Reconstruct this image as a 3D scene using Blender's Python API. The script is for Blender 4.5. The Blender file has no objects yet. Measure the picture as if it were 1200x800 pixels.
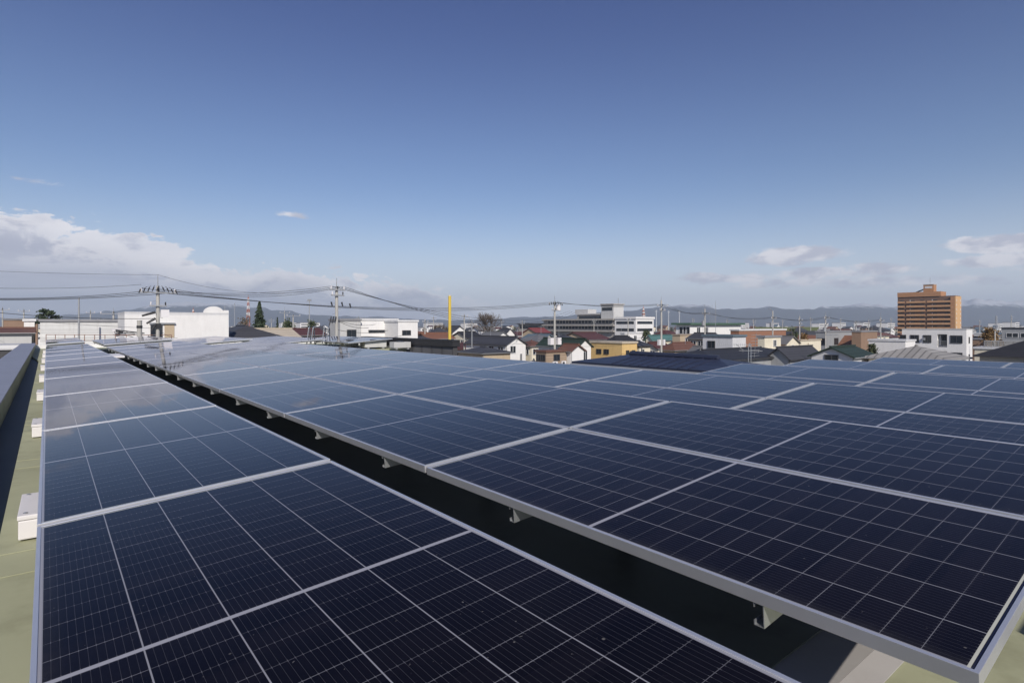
import bpy, bmesh, math, random
from mathutils import Vector, Matrix
random.seed(7)
SC = bpy.context.scene
COL = SC.collection
R = math.radians
HC = 10.0            # eye height above the town's ground
F, U0, V0, TH = 673.49, 600.0, 380.3, 0.6804
r = Vector((-math.sin(TH), math.cos(TH), 0)); p = Vector((math.cos(TH), math.sin(TH), 0))

# ------------------------------------------------------------------ camera
cam_d = bpy.data.cameras.new('camera'); cam = bpy.data.objects.new('camera', cam_d); COL.objects.link(cam)
cam.location = (0, 0, HC); cam.rotation_euler = (R(90), 0, 0)
cam_d.sensor_width = 36; cam_d.lens = F / 1200 * 36; cam_d.shift_y = -19.7 / 1200
cam_d.clip_start = 0.05; cam_d.clip_end = 30000
SC.camera = cam

# ------------------------------------------------------------------ sun, sky, exposure
SUN_EL = R(33)
to_sun = (-r * .906 - p * .423).normalized()
SUN_AZ = math.atan2(to_sun.x, to_sun.y)          # clockwise from +Y
sd = bpy.data.lights.new('sun', 'SUN'); sun = bpy.data.objects.new('sun', sd); COL.objects.link(sun)
sd.energy = 4.5; sd.angle = R(.53); sd.color = (1, .93, .84)
v = Vector((to_sun.x * math.cos(SUN_EL), to_sun.y * math.cos(SUN_EL), math.sin(SUN_EL)))
sun.rotation_euler = v.to_track_quat('Z', 'Y').to_euler(); sun.location = (0, -20, 40)
SC.view_settings.view_transform = 'Standard'; SC.view_settings.look = 'None'
SC.view_settings.exposure = 0.0; SC.view_settings.gamma = 1

class N:
    """tiny node-tree writer"""
    def __init__(s, nt): s.nt = nt
    def new(s, t, **kw):
        n = s.nt.nodes.new(t)
        for k, v in kw.items(): setattr(n, k, v)
        return n
    def put(s, sock, v):
        if hasattr(v, 'is_output'): s.nt.links.new(v, sock)
        elif v is not None: sock.default_value = v
    def m(s, op, a, b=None, c=None, clamp=False):
        n = s.new('ShaderNodeMath', operation=op, use_clamp=clamp)
        s.put(n.inputs[0], a)
        if b is not None: s.put(n.inputs[1], b)
        if c is not None: s.put(n.inputs[2], c)
        return n.outputs[0]
    def mix(s, f, a, b, mode='MIX'):
        n = s.new('ShaderNodeMix', data_type='RGBA', blend_type=mode)
        s.put(n.inputs[0], f); s.put(n.inputs[6], a if hasattr(a, 'is_output') else (*a, 1)[:4]); s.put(n.inputs[7], b if hasattr(b, 'is_output') else (*b, 1)[:4])
        return n.outputs[2]
    def noise(s, vec, scale, detail=4, rough=.55, dist=0.):
        n = s.new('ShaderNodeTexNoise'); s.put(n.inputs['Vector'], vec)
        n.inputs['Scale'].default_value = scale; n.inputs['Detail'].default_value = detail
        n.inputs['Roughness'].default_value = rough; n.inputs['Distortion'].default_value = dist
        return n.outputs['Fac']
    def step(s, lo, hi, x):
        n = s.new('ShaderNodeMapRange', interpolation_type='SMOOTHSTEP')
        s.put(n.inputs[0], x); s.put(n.inputs[1], lo); s.put(n.inputs[2], hi); n.inputs[3].default_value = 0; n.inputs[4].default_value = 1
        return n.outputs[0]
    def xyz(s, v):
        n = s.new('ShaderNodeSeparateXYZ'); s.put(n.inputs[0], v); return n.outputs
    def vec(s, x, y, z):
        n = s.new('ShaderNodeCombineXYZ'); s.put(n.inputs[0], x); s.put(n.inputs[1], y); s.put(n.inputs[2], z); return n.outputs[0]

W = bpy.data.worlds.new('World'); SC.world = W; W.use_nodes = True
wt = W.node_tree; wt.nodes.clear(); n = N(wt)
sky = n.new('ShaderNodeTexSky', sky_type='NISHITA', sun_disc=False)
sky.sun_elevation = SUN_EL; sky.sun_rotation = SUN_AZ; sky.altitude = 100
sky.air_density = 1.0; sky.dust_density = .6; sky.ozone_density = 2.5
tc = n.new('ShaderNodeTexCoord'); dx, dy, dz = n.xyz(tc.outputs['Generated'])
hyp = n.m('SQRT', n.m('ADD', n.m('MULTIPLY', dx, dx), n.m('MULTIPLY', dy, dy)))
el = n.m('DIVIDE', dz, n.m('MAXIMUM', hyp, .001)); az = n.m('ARCTAN2', dx, dy)
cvec = n.vec(az, n.m('MULTIPLY', el, 2.2), 0.)
big = n.noise(cvec, 4.5, 5, .55, .2); fine = n.noise(cvec, 15, 10, .66, .3); strk = n.noise(n.vec(n.m('MULTIPLY', az, .6), n.m('MULTIPLY', el, 7), 3.), 5, 4, .55)
wob = n.m('ADD', n.m('MULTIPLY', n.m('SUBTRACT', n.m('ABSOLUTE', n.m('SUBTRACT', big, .5)), .09), .20), n.m('MULTIPLY', n.m('SUBTRACT', n.m('ABSOLUTE', n.m('SUBTRACT', fine, .5)), .08), .17))
# the long bank low on the left: its top drops from left to right
cr = n.new('ShaderNodeValToRGB'); e = cr.color_ramp.elements
pts = [(-1.6, .12), (-.80, .166), (-.62, .150), (-.50, .118), (-.41, .112), (-.24, .086), (-.12, .080), (0, .040), (.4, .02), (1.6, .03)]
while len(e) > 1: e.remove(e[0])
for i, (a_, h_) in enumerate(pts):
    q = e[0] if i == 0 else e.new((a_ + 1.6) / 3.2)
    q.position = (a_ + 1.6) / 3.2; q.color = (h_ * 4,) * 3 + (1,)
n.put(cr.inputs[0], n.m('DIVIDE', n.m('ADD', az, 1.6), 3.2))
top = n.m('DIVIDE', n.xyz(cr.outputs[0])[0], 4.)
d = n.m('SUBTRACT', n.m('ADD', top, wob), el)
bank = n.m('MULTIPLY', n.step(0., .012, d), n.step(.10, -.20, az))
depthn = n.step(.0, .07, n.m('ADD', d, n.m('ADD', n.m('MULTIPLY', n.m('SUBTRACT', fine, .5), .16), n.m('MULTIPLY', n.m('SUBTRACT', big, .5), .10))))
def blob(a0, e0, ra, re, amt):
    q = n.m('ADD', n.m('POWER', n.m('ABSOLUTE', n.m('DIVIDE', n.m('SUBTRACT', az, a0), ra)), 2.), n.m('POWER', n.m('ABSOLUTE', n.m('DIVIDE', n.m('SUBTRACT', el, e0), re)), 2.))
    g = n.m('SUBTRACT', 1., q)
    return n.step(.15, .6, n.m('ADD', n.m('MULTIPLY', g, amt), n.m('MULTIPLY', n.m('SUBTRACT', fine, .5), 2.4)))
blobs = [(.455, .108, .085, .018, 1.1), (.34, .076, .10, .012, .75), (.53, .080, .12, .012, .7), (.71, .108, .075, .016, 1.15), (.70, .084, .09, .012, .9), (.80, .075, .13, .016, 1.0), (.56, .063, .3, .012, .5), (-.36, .178, .05, .006, .3), (-.69, .192, .04, .006, .5)]
small = 0.
for b in blobs: small = n.m('MAXIMUM', small, blob(*b))
ccol = n.mix(depthn, (.97, .94, .96), (.46, .47, .575))
ccol2 = n.mix(n.step(.4, .62, n.noise(cvec, 22, 4)), (.52, .53, .63), (.86, .84, .88))
haze_f = n.m('MULTIPLY', n.m('POWER', n.step(.30, -.03, el), 2.1), .95)
ccol = n.mix(n.m('MULTIPLY', n.step(.35, .7, strk), .55), ccol, (.74, .75, .83))
CK = 10.5             # clouds in the sky texture's own units
def sc(c): return n.mix(1., c, (CK, CK, CK), 'MULTIPLY')
base = n.mix(haze_f, n.mix(1., sky.outputs[0], (.88, .91, 1.02), 'MULTIPLY'), (.80 * CK, .83 * CK, .93 * CK))
base = n.mix(1., base, n.mix(n.step(.08, .62, el), (1., 1., 1.), (.48, .525, .775)), 'MULTIPLY')
base = n.mix(n.m('MULTIPLY', small, .9), base, sc(ccol2))
base = n.mix(n.m('MULTIPLY', bank, .92), base, sc(ccol))
bg = n.new('ShaderNodeBackground'); n.put(bg.inputs[0], base); bg.inputs[1].default_value = .10
wo = n.new('ShaderNodeOutputWorld'); wt.links.new(bg.outputs[0], wo.inputs[0])

# ------------------------------------------------------------------ materials
MATS = {}
def mat(name, col, rough=.8, metal=0., var=.12, scale=3., bump=0., stripes=None, dirt=.0, spec=.4):
    """procedural: base colour broken by two noises, optional courses (tiles, ribs, planks), stains and bump"""
    if name in MATS: return MATS[name]
    M = bpy.data.materials.new(name); M.use_nodes = True; nt = M.node_tree; g = N(nt)
    b = nt.nodes['Principled BSDF']; b.inputs['Roughness'].default_value = rough; b.inputs['Metallic'].default_value = metal
    b.inputs['Specular IOR Level'].default_value = spec
    t = g.new('ShaderNodeTexCoord').outputs['Object']
    a = g.noise(t, scale, 5); c2 = g.noise(t, scale * .17, 3)
    k = g.m('ADD', 1., g.m('MULTIPLY', g.m('SUBTRACT', g.m('ADD', g.m('MULTIPLY', a, .6), g.m('MULTIPLY', c2, .4)), .5), var * 5))
    c = g.mix(1., col, g.vec(k, k, k), 'MULTIPLY')
    h = a
    if stripes:
        ax, pitch, amt = stripes
        x = g.xyz(t)['xyz'.index(ax)]
        w = g.m('PINGPONG', x, pitch / 2); w = g.step(pitch * .02, pitch * .16, w)
        c = g.mix(g.m('MULTIPLY', g.m('SUBTRACT', 1., w), amt), c, tuple(q * .35 for q in col)); h = g.m('ADD', w, g.m('MULTIPLY', a, .3))
        fl = g.new('ShaderNodeTexWhiteNoise', noise_dimensions='1D'); g.put(fl.inputs['W'], g.m('FLOOR', g.m('DIVIDE', x, pitch)))
        kk = g.m('ADD', .90, g.m('MULTIPLY', fl.outputs['Value'], .2)); c = g.mix(1., c, g.vec(kk, kk, kk), 'MULTIPLY')
    if dirt:
        s_ = g.noise(g.vec(*[g.m('MULTIPLY', q, f_) for q, f_ in zip(g.xyz(t), (1.6, 1.6, .25))]), 1.4, 5, .65)
        c = g.mix(g.m('MULTIPLY', g.step(.48, .72, s_), dirt), c, tuple(q * .45 for q in (col[0], col[1] * .95, col[2] * .85)))
    g.put(b.inputs['Base Color'], c)
    if bump:
        bn = g.new('ShaderNodeBump'); bn.inputs['Strength'].default_value = bump; bn.inputs['Distance'].default_value = .02
        g.put(bn.inputs['Height'], h); g.put(b.inputs['Normal'], bn.outputs[0])
    MATS[name] = M; return M

PL, PW, GAP = 2.465, 1.134, .02
def panel_glass():
    M = bpy.data.materials.new('panel_glass'); M.use_nodes = True; nt = M.node_tree; g = N(nt); b = nt.nodes['Principled BSDF']
    t = g.new('ShaderNodeTexCoord').outputs['Object']; x, y, z = g.xyz(t)
    info = g.new('ShaderNodeObjectInfo')
    mx, me = .019, .026
    cw = (PW - 2 * mx) / 6; ch = (PL / 2 - me - .009) / 13
    cx = g.m('DIVIDE', g.m('SUBTRACT', x, mx), cw); yy = g.m('SUBTRACT', g.m('ABSOLUTE', g.m('SUBTRACT', y, PL / 2)), .009); cy = g.m('DIVIDE', yy, ch)
    def line(q, unit, half):      # 1 on the seam between cells
        f_ = g.m('ABSOLUTE', g.m('SUBTRACT', q, g.m('ROUND', q)))
        return g.step(half / unit, half / unit * .6, f_)
    colgap = line(cx, cw, .0021); rowgap = line(cy, ch, .00105)
    wn = g.new('ShaderNodeTexWhiteNoise', noise_dimensions='2D')
    g.put(wn.inputs['Vector'], g.vec(g.m('ADD', g.m('FLOOR', cx), g.m('MULTIPLY', info.outputs['Random'], 50.)), g.m('ROUND', cy), 0.))
    rowgap = g.m('MULTIPLY', rowgap, g.m('ADD', .12, g.m('MULTIPLY', wn.outputs['Value'], .42)))
    mid = g.step(.009, .007, g.m('ABSOLUTE', g.m('SUBTRACT', y, PL / 2)))
    inx = g.m('MULTIPLY', g.step(mx - .001, mx + .001, x), g.step(PW - mx + .001, PW - mx - .001, x))
    edgex = g.m('SUBTRACT', 1., inx)
    endd = g.m('SUBTRACT', PL / 2, g.m('ABSOLUTE', g.m('SUBTRACT', y, PL / 2)))
    endline = g.m('MULTIPLY', g.step(me + .001, me, endd), g.step(me - .007, me - .006, endd))
    iny = g.step(me - .008, me - .007, endd)
    wires = g.m('MULTIPLY', line(g.m('MULTIPLY', cx, 11.), cw / 11, .0006), .085)
    tick = g.m('MULTIPLY', line(g.m('MULTIPLY', cx, 11.), cw / 11, .0009), g.m('MULTIPLY', line(cy, ch, .006), .25))
    wn2 = g.new('ShaderNodeTexWhiteNoise', noise_dimensions='2D')
    g.put(wn2.inputs['Vector'], g.vec(g.m('ADD', g.m('FLOOR', cx), g.m('MULTIPLY', info.outputs['Random'], 90.)), g.m('FLOOR', g.m('DIVIDE', y, ch)), 0.))
    cell = g.mix(wn2.outputs['Value'], (.0036, .0036, .0066), (.0062, .0056, .0088))
    kt = g.m('ADD', .65, g.m('MULTIPLY', info.outputs['Random'], .8)); cell = g.mix(1., cell, g.vec(kt, kt, kt), 'MULTIPLY')
    lines = g.m('MULTIPLY', g.m('MAXIMUM', g.m('MAXIMUM', g.m('MULTIPLY', colgap, .62), rowgap), g.m('MAXIMUM', wires, tick)), inx)
    c = g.mix(lines, cell, (.42, .42, .45))
    c = g.mix(g.m('MAXIMUM', mid, g.m('MULTIPLY', edgex, .9)), c, (.33, .33, .36))
    c = g.mix(endline, c, (.50, .50, .42)); c = g.mix(g.m('SUBTRACT', 1., iny), c, (.012, .016, .035))
    tw = g.new('ShaderNodeTexCoord').outputs['Object']
    off = g.new('ShaderNodeVectorMath', operation='ADD'); g.put(off.inputs[0], tw); g.put(off.inputs[1], g.vec(g.m('MULTIPLY', info.outputs['Random'], 80.), 0., 0.))
    dust = g.m('MULTIPLY', g.step(.735, .80, g.noise(off.outputs[0], 70, 2, .5)), .30)
    vo = g.new('ShaderNodeTexVoronoi'); g.put(vo.inputs['Vector'], off.outputs[0]); vo.inputs['Scale'].default_value = 13.
    vs = g.new('ShaderNodeSeparateColor'); g.put(vs.inputs[0], vo.outputs['Color'])
    spot = g.m('MULTIPLY', g.m('MULTIPLY', g.step(.045, .018, g.m('DIVIDE', vo.outputs['Distance'], g.m('ADD', .35, g.m('MULTIPLY', vs.outputs[1], 1.3)))), g.step(.45, .75, vs.outputs[0])), g.m('ADD', .08, g.m('MULTIPLY', vs.outputs[2], .26)))
    dust = g.m('MAXIMUM', dust, spot)
    film = g.m('MULTIPLY', g.step(.45, .8, g.noise(off.outputs[0], 2.3, 5, .6)), .006)
    edge_d = g.m('MULTIPLY', g.step(.075, .012, x), g.m('MULTIPLY', g.noise(off.outputs[0], 30, 4, .7), .05))
    c = g.mix(g.m('ADD', g.m('ADD', dust, film), edge_d), c, (.40, .38, .34))
    g.put(b.inputs['Base Color'], c)
    b.inputs['Specular IOR Level'].default_value = 0.0
    b.inputs['Roughness'].default_value = .6
    gl = g.new('ShaderNodeBsdfGlossy'); gl.inputs['Color'].default_value = (.93, .93, 1.0, 1); g.put(gl.inputs['Roughness'], g.m('ADD', .015, g.m('MULTIPLY', g.noise(off.outputs[0], 3, 3), .035)))
    fr = g.new('ShaderNodeFresnel'); fr.inputs['IOR'].default_value = 1.18     # anti-reflective glass with its bluish coating
    ms = g.new('ShaderNodeMixShader'); g.put(ms.inputs[0], fr.outputs[0]); g.put(ms.inputs[1], b.outputs[0]); g.put(ms.inputs[2], gl.outputs[0])
    g.put(nt.nodes['Material Output'].inputs['Surface'], ms.outputs[0])
    bn = g.new('ShaderNodeBump'); bn.inputs['Strength'].default_value = .035; bn.inputs['Distance'].default_value = .01
    g.put(bn.inputs['Height'], g.noise(off.outputs[0], 2.2, 2)); g.put(b.inputs['Normal'], bn.outputs[0]); g.put(gl.inputs['Normal'], bn.outputs[0]); g.put(fr.inputs['Normal'], bn.outputs[0])
    return M
GLASS = panel_glass()
ALU = mat('anodised_aluminium', (.72, .72, .735), .38, .70, .06, 8)
GALV = mat('galvanised_steel', (.50, .52, .53), .42, .8, .12, 14)
ROOFGREEN = mat('roof_paint_green', (.39, .40, .265), .7, 0, .09, 2.6, .25, dirt=.38)
ROOFGREY = mat('roof_flashing_grey', (.36, .345, .335), .7, 0, .05, 6, .1, dirt=.15)
GUTTER = mat('gutter_dark', (.045, .06, .075), .6, 0, .15, 4, .1)
COPING = mat('coping_metal', (.27, .28, .33), .45, .25, .06, 1.2, .05, dirt=.2)
CONC = mat('pole_concrete', (.42, .41, .38), .85, 0, .10, 6, .2, dirt=.25)
INSUL = mat('insulator_dark', (.03, .03, .032), .4)
WHITEP = mat('white_plastic', (.72, .70, .70), .5, 0, .03, 5, dirt=.1)
CABLE = mat('cable_black', (.02, .02, .022), .6)
STEEL = mat('painted_steel_grey', (.32, .33, .34), .5, .3, .08, 5)
PANE = mat('window_glass', (.02, .026, .033), .08, 0, .2, .8, spec=.6)
FRAME = mat('window_frame_white', (.62, .62, .62), .5)
FRAMED = mat('window_frame_dark', (.06, .06, .065), .5)
def wallm(nm, c, **k): return mat('wall_' + nm, c, .85, 0, .06, 1.2, .15, dirt=k.pop('dirt', .22), **k)
WL = {
 'white': wallm('white', (.74, .73, .71), dirt=.12), 'offwhite': wallm('offwhite', (.60, .60, .61)), 'cream': wallm('cream', (.72, .66, .52)), 'palegrey': wallm('palegrey', (.50, .50, .49)),
 'grey': wallm('grey', (.30, .31, .32)), 'darkgrey': wallm('darkgrey', (.11, .11, .115), stripes=('y', .9, .6)), 'tan': wallm('tan', (.46, .37, .26)), 'yellow': wallm('yellow', (.66, .46, .20)),
 'brown': wallm('brown', (.27, .18, .125)), 'brick': wallm('brick', (.30, .15, .095), stripes=('z', .3, .4)), 'concrete': wallm('concrete', (.36, .34, .31), dirt=.35), 'palewhite': wallm('siding', (.66, .66, .64), stripes=('z', .45, .25)),
 'planks': wallm('planks', (.33, .25, .18), stripes=('z', .35, .6)),
}
def roofm(nm, c, ax='z', pitch=.28, amt=.55, rough=.6, metal=0.): return mat('roof_' + nm, c, rough, metal, .10, 1.5, .35, stripes=(ax, pitch, amt), dirt=.2)
RF = {
 'dark': roofm('dark', (.055, .056, .064)), 'black': roofm('black', (.030, .030, .033), pitch=.22), 'greytile': roofm('greytile', (.16, .16, .165)), 'charcoal': roofm('charcoal', (.062, .062, .068)),
 'brown': roofm('brown', (.15, .075, .055)), 'maroon': roofm('maroon', (.10, .042, .038)), 'rust': roofm('rust', (.22, .105, .065)), 'red': roofm('red', (.21, .055, .055)), 'darkgreen': roofm('darkgreen', (.028, .046, .034)),
 'teal': roofm('teal', (.08, .17, .165)), 'beige': roofm('beige', (.52, .45, .35)), 'white': roofm('white', (.66, .66, .66)), 'grey': roofm('grey', (.25, .25, .26)), 'navy': roofm('navy', (.035, .042, .072), 'x', .45, .4, .42, .2),
 'bluegrey': roofm('bluegrey', (.12, .16, .19)), 'ribbed': roofm('ribbed', (.32, .305, .28), 'y', .7, .95), 'tan': roofm('tan', (.36, .29, .22)), 'green': roofm('green', (.07, .13, .09)),
}

# ------------------------------------------------------------------ mesh helpers
class MB:
    def __init__(s): s.bm = bmesh.new()
    def face(s, pts): return s.bm.faces.new([s.bm.verts.new(q) for q in pts])
    def box(s, a, b):
        (x0, y0, z0), (x1, y1, z1) = a, b
        V = [s.bm.verts.new(q) for q in ((x0, y0, z0), (x1, y0, z0), (x1, y1, z0), (x0, y1, z0), (x0, y0, z1), (x1, y0, z1), (x1, y1, z1), (x0, y1, z1))]
        for f in ((3, 2, 1, 0), (4, 5, 6, 7), (0, 1, 5, 4), (1, 2, 6, 5), (2, 3, 7, 6), (3, 0, 4, 7)): s.bm.faces.new([V[i] for i in f])
        return s
    def solid(s, top, dz):           # a slab: polygon 'top' extruded by dz downwards
        T = [s.bm.verts.new(q) for q in top]; B = [s.bm.verts.new((q[0], q[1], q[2] - dz)) for q in top]
        s.bm.faces.new(T); s.bm.faces.new(B[::-1]); k = len(T)
        for i in range(k): s.bm.faces.new((T[i], B[i], B[(i + 1) % k], T[(i + 1) % k]))
        return s
    def prism(s, pts2, y0, y1):      # (x,z) outline along y
        A = [s.bm.verts.new((x, y0, z)) for x, z in pts2]; B = [s.bm.verts.new((x, y1, z)) for x, z in pts2]
        s.bm.faces.new(A); s.bm.faces.new(B[::-1]); k = len(A)
        for i in range(k): s.bm.faces.new((A[(i + 1) % k], A[i], B[i], B[(i + 1) % k]))
        return s
    def tube(s, a, b, r0, r1=None, seg=8, caps=True):
        a, b = Vector(a), Vector(b); r1 = r0 if r1 is None else r1
        d = b - a
        if d.length < 1e-6: return s
        q = d.to_track_quat('Z', 'Y')
        A = []; B = []
        for i in range(seg):
            t = 2 * math.pi * i / seg; o = q @ Vector((math.cos(t), math.sin(t), 0))
            A.append(s.bm.verts.new(a + o * r0)); B.append(s.bm.verts.new(b + o * r1))
        for i in range(seg): s.bm.faces.new((A[i], A[(i + 1) % seg], B[(i + 1) % seg], B[i]))
        if caps: s.bm.faces.new(A[::-1]); s.bm.faces.new(B)
        return s
    def lathe(s, c, prof, seg=12):   # prof: (radius, z)
        rings = []
        for rr, z in prof: rings.append([s.bm.verts.new((c[0] + rr * math.cos(2 * math.pi * i / seg), c[1] + rr * math.sin(2 * math.pi * i / seg), c[2] + z)) for i in range(seg)])
        for a, b in zip(rings, rings[1:]):
            for i in range(seg): s.bm.faces.new((a[i], a[(i + 1) % seg], b[(i + 1) % seg], b[i]))
        s.bm.faces.new(rings[0][::-1]); s.bm.faces.new(rings[-1]); return s
    def mesh(s, name, m, smooth=False, bevel=0):
        if bevel: bmesh.ops.bevel(s.bm, geom=list(s.bm.edges), offset=bevel, segments=2, affect='EDGES', profile=.6)
        bmesh.ops.recalc_face_normals(s.bm, faces=s.bm.faces)
        me = bpy.data.meshes.new(name); s.bm.to_mesh(me); s.bm.free(); me.materials.append(m)
        if smooth:
            for f in me.polygons: f.use_smooth = True
        return me
    def build(s, name, m, parent=None, smooth=False, bevel=0):
        o = bpy.data.objects.new(name, s.mesh(name, m, smooth, bevel)); COL.objects.link(o)
        if parent: o.parent = parent
        return o
def tag(o, label=None, cat=None, group=None, kind=None):
    if label: o['label'] = label
    if cat: o['category'] = cat
    if group: o['group'] = group
    if kind: o['kind'] = kind
    return o
def thing(name, label, cat, loc=(0, 0, 0), rz=0, group=None):
    o = bpy.data.objects.new(name, None); COL.objects.link(o); o.location = loc; o.rotation_euler = (0, 0, rz); o.empty_display_size = .3
    return tag(o, label, cat, group)
def struct(o): o['kind'] = 'structure'; return o
def dup(o, parent=None):
    c = o.copy(); COL.objects.link(c)
    if parent: c.parent = parent
    for ch in list(o.children): dup(ch, c)
    return c
def at(u, v_, Y): return Vector(((u - U0) / F * Y, Y, HC + (V0 - v_) / F * Y))
def zat(v_, Y): return HC + (V0 - v_) / F * Y
def rp(s_, p_, z): q = r * s_ + p * p_; return Vector((q.x, q.y, HC + z))

# ------------------------------------------------------------------ ground, haze, mountains
g_ = bpy.data.materials.new('town_ground'); g_.use_nodes = True; g = N(g_.node_tree); b = g_.node_tree.nodes['Principled BSDF']; b.inputs['Roughness'].default_value = .9
t = g.new('ShaderNodeTexCoord').outputs['Object']
c = g.mix(g.step(.42, .6, g.noise(t, .012, 6, .65)), (.075, .073, .070), (.16, .135, .10)); c = g.mix(g.step(.55, .66, g.noise(t, .03, 5, .6)), c, (.055, .065, .032))
g.put(b.inputs['Base Color'], c)
m = MB(); m.face([(-9000, -600, 0), (9000, -600, 0), (9000, 9000, 0), (-9000, 9000, 0)]); struct(m.build('ground', g_))

def mountain_mat():
    M = bpy.data.materials.new('mountain'); M.use_nodes = True; g = N(M.node_tree); b = M.node_tree.nodes['Principled BSDF']; b.inputs['Roughness'].default_value = .95
    t = g.new('ShaderNodeTexCoord').outputs['Object']; x, y, z = g.xyz(t)
    c = g.mix(g.noise(t, .006, 6, .65), (.022, .032, .050), (.062, .066, .078))
    sn = g.step(.0, 40., g.m('SUBTRACT', g.m('ADD', z, g.m('MULTIPLY', g.noise(t, .012, 6, .7), 150.)), 236.))
    c = g.mix(g.m('MULTIPLY', sn, .75), c, (.70, .72, .76)); g.put(b.inputs['Base Color'], c); return M
from mathutils import noise as mn
def mountains():
    prof = [(-700, 374), (-300, 370), (0, 373), (60, 370), (130, 366), (170, 360), (215, 357.5), (255, 355), (290, 358), (330, 364), (380, 369), (450, 372), (520, 374), (590, 372), (640, 370), (700, 366), (760, 362), (810, 359), (860, 361), (930, 361), (1000, 358.5), (1060, 361), (1110, 358), (1140, 352), (1200, 354), (1300, 352), (1500, 356), (1900, 362)]
    def ridge(u):
        for (a, va), (b_, vb) in zip(prof, prof[1:]):
            if a <= u <= b_: return va + (vb - va) * (u - a) / (b_ - a)
        return 366
    bm = bmesh.new(); NU, NR = 640, 18; rows = []
    for i in range(NU):
        u = -700 + 2600 * i / (NU - 1); tx = (u - U0) / F; row = []
        for j in range(NR):
            k = j / (NR - 1); Y = 4200 + 2600 * k
            h = (V0 + .5 - ridge(u)) / F * 5600
            q = Vector((tx * Y * .0016, Y * .0016, 0)); rg = mn.fractal(q * 1.0, 1.0, 2.0, 6); rg2 = 1 - abs(mn.fractal(q * .6 + Vector((9, 3, 0)), 1, 2, 5)) * 1.2
            env = math.sin(min(1, k / .62) * math.pi / 2) ** 1.5 if k < .62 else math.cos((k - .62) / .38 * math.pi / 2)
            z = h * env * (.78 + .34 * rg + .30 * rg2 + .16 * mn.noise(Vector((tx * 46, k * 5, 1)))) if 0 < j < NR - 1 else -1
            row.append(bm.verts.new((tx * Y, Y, z - .3)))
        rows.append(row)
    for a, b_ in zip(rows, rows[1:]):
        for j in range(NR - 1): bm.faces.new((a[j], b_[j], b_[j + 1], a[j + 1]))
    me = bpy.data.meshes.new('hills'); bm.to_mesh(me); bm.free(); me.materials.append(mountain_mat())
    for f in me.polygons: f.use_smooth = True
    o = bpy.data.objects.new('hills', me); COL.objects.link(o); struct(o)
mountains()
HZ = bpy.data.materials.new('haze_air'); HZ.use_nodes = True; nt = HZ.node_tree; nt.nodes.clear()
pv = nt.nodes.new('ShaderNodeVolumePrincipled'); pv.inputs['Color'].default_value = (.74, .86, 1.0, 1); pv.inputs['Density'].default_value = 1.5e-4; pv.inputs['Anisotropy'].default_value = 0.0
nt.links.new(pv.outputs[0], nt.nodes.new('ShaderNodeOutputMaterial').inputs['Volume'])
m = MB().box((-9200, -700, -1.2), (9200, 9200, 420)); hz = m.build('haze', HZ); hz['kind'] = 'stuff'

# ------------------------------------------------------------------ the solar roof we stand over
ZF = -1.18                                    # roof surface below the eye
def roof_building():
    t = thing('factory_building', 'large flat factory roof painted pale green under the rows of solar panels', 'building', (0, 0, HC), TH)
    m = MB()
    for x0, x1, y0, y1 in ((-.205, 7.9, -7, 36.5), (7.9, 17.5, -7, 6.6), (7.9, 14.2, 25.2, 36.5)):
        m.solid([(x0, y0, ZF), (x1, y0, ZF), (x1, y1, ZF), (x0, y1, ZF)], .25)
    deck = m.build('roof', ROOFGREEN, t)
    m = MB()
    for k in range(15):                       # sheet joints across the deck
        for y in (-6.9 + k * 2.62, -6.55 + k * 2.62):
            if not .6 < y < .95: m.box((-.200, y - .004, ZF + .001), (7.85, y + .004, ZF + .004))
    m.build('roof_seam', ROOFGREEN, deck)
    for a, b_ in ((.70, 1.45), (4.35, 5.0), (8.2, 8.9), (12.1, 12.8)):
        m = MB(); m.prism([(0, 0), (0, .012), (1, .012), (1, 0)], 0, 1); m.bm.clear()
        mid = a + .075
        m.solid([(.4, a, ZF + .006), (7.6, a, ZF + .006), (7.6, mid, ZF + .030), (.4, mid, ZF + .030)], .004)
        m.solid([(.4, mid + .001, ZF + .030), (7.6, mid + .001, ZF + .030), (7.6, b_, ZF + .022), (.4, b_, ZF + .022)], .004)
        m.build('flashing', ROOFGREY, deck)
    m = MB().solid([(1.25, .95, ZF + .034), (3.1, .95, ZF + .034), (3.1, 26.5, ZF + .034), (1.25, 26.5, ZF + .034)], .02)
    m.build('gap_shade_sheet', mat('gap_shade_sheet', (.12, .125, .095), .5, 0, .25, .9, .1, dirt=.5), deck)  # dark sheet standing in for the deep shade of the row gap
    m = MB(); z0 = -9.98
    for x0, x1, y0, y1 in ((-.20, 7.88, -6.9, 36.3), (7.88, 17.3, -6.9, 6.4), (7.88, 14.0, 25.4, 36.3)):
        m.box((x0, y0, z0), (x1, y1, ZF - .26))
    m.build('wall', WL['palegrey'], t)
    m = MB().box((-.43, -7, ZF - .30), (-.206, 27.5, ZF - .045)); m.build('gutter', GUTTER, t)
    m = MB().solid([(-.43, 27.5, ZF + .02), (-.205, 24.0, ZF), (-.205, 36.5, ZF), (-.43, 36.5, ZF + .02)], .2); m.build('gutter_end', ROOFGREEN, t)
    pw = MB().box((-.93, -7, z0), (-.432, 36.5, -.935)).build('parapet', ROOFGREEN, t)
    cp = MB()
    for k in range(15):
        y = -7 + k * 2.9; cp.box((-.96, y + .003, -.933), (-.418, y + 2.897, -.905))
    cp.build('coping', COPING, pw, bevel=.004)
    MB().box((-1.0, 36.5, z0), (14.2, 36.8, -1.0)).build('end_parapet', WL['white'], t)
    return t
roof_building()

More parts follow.
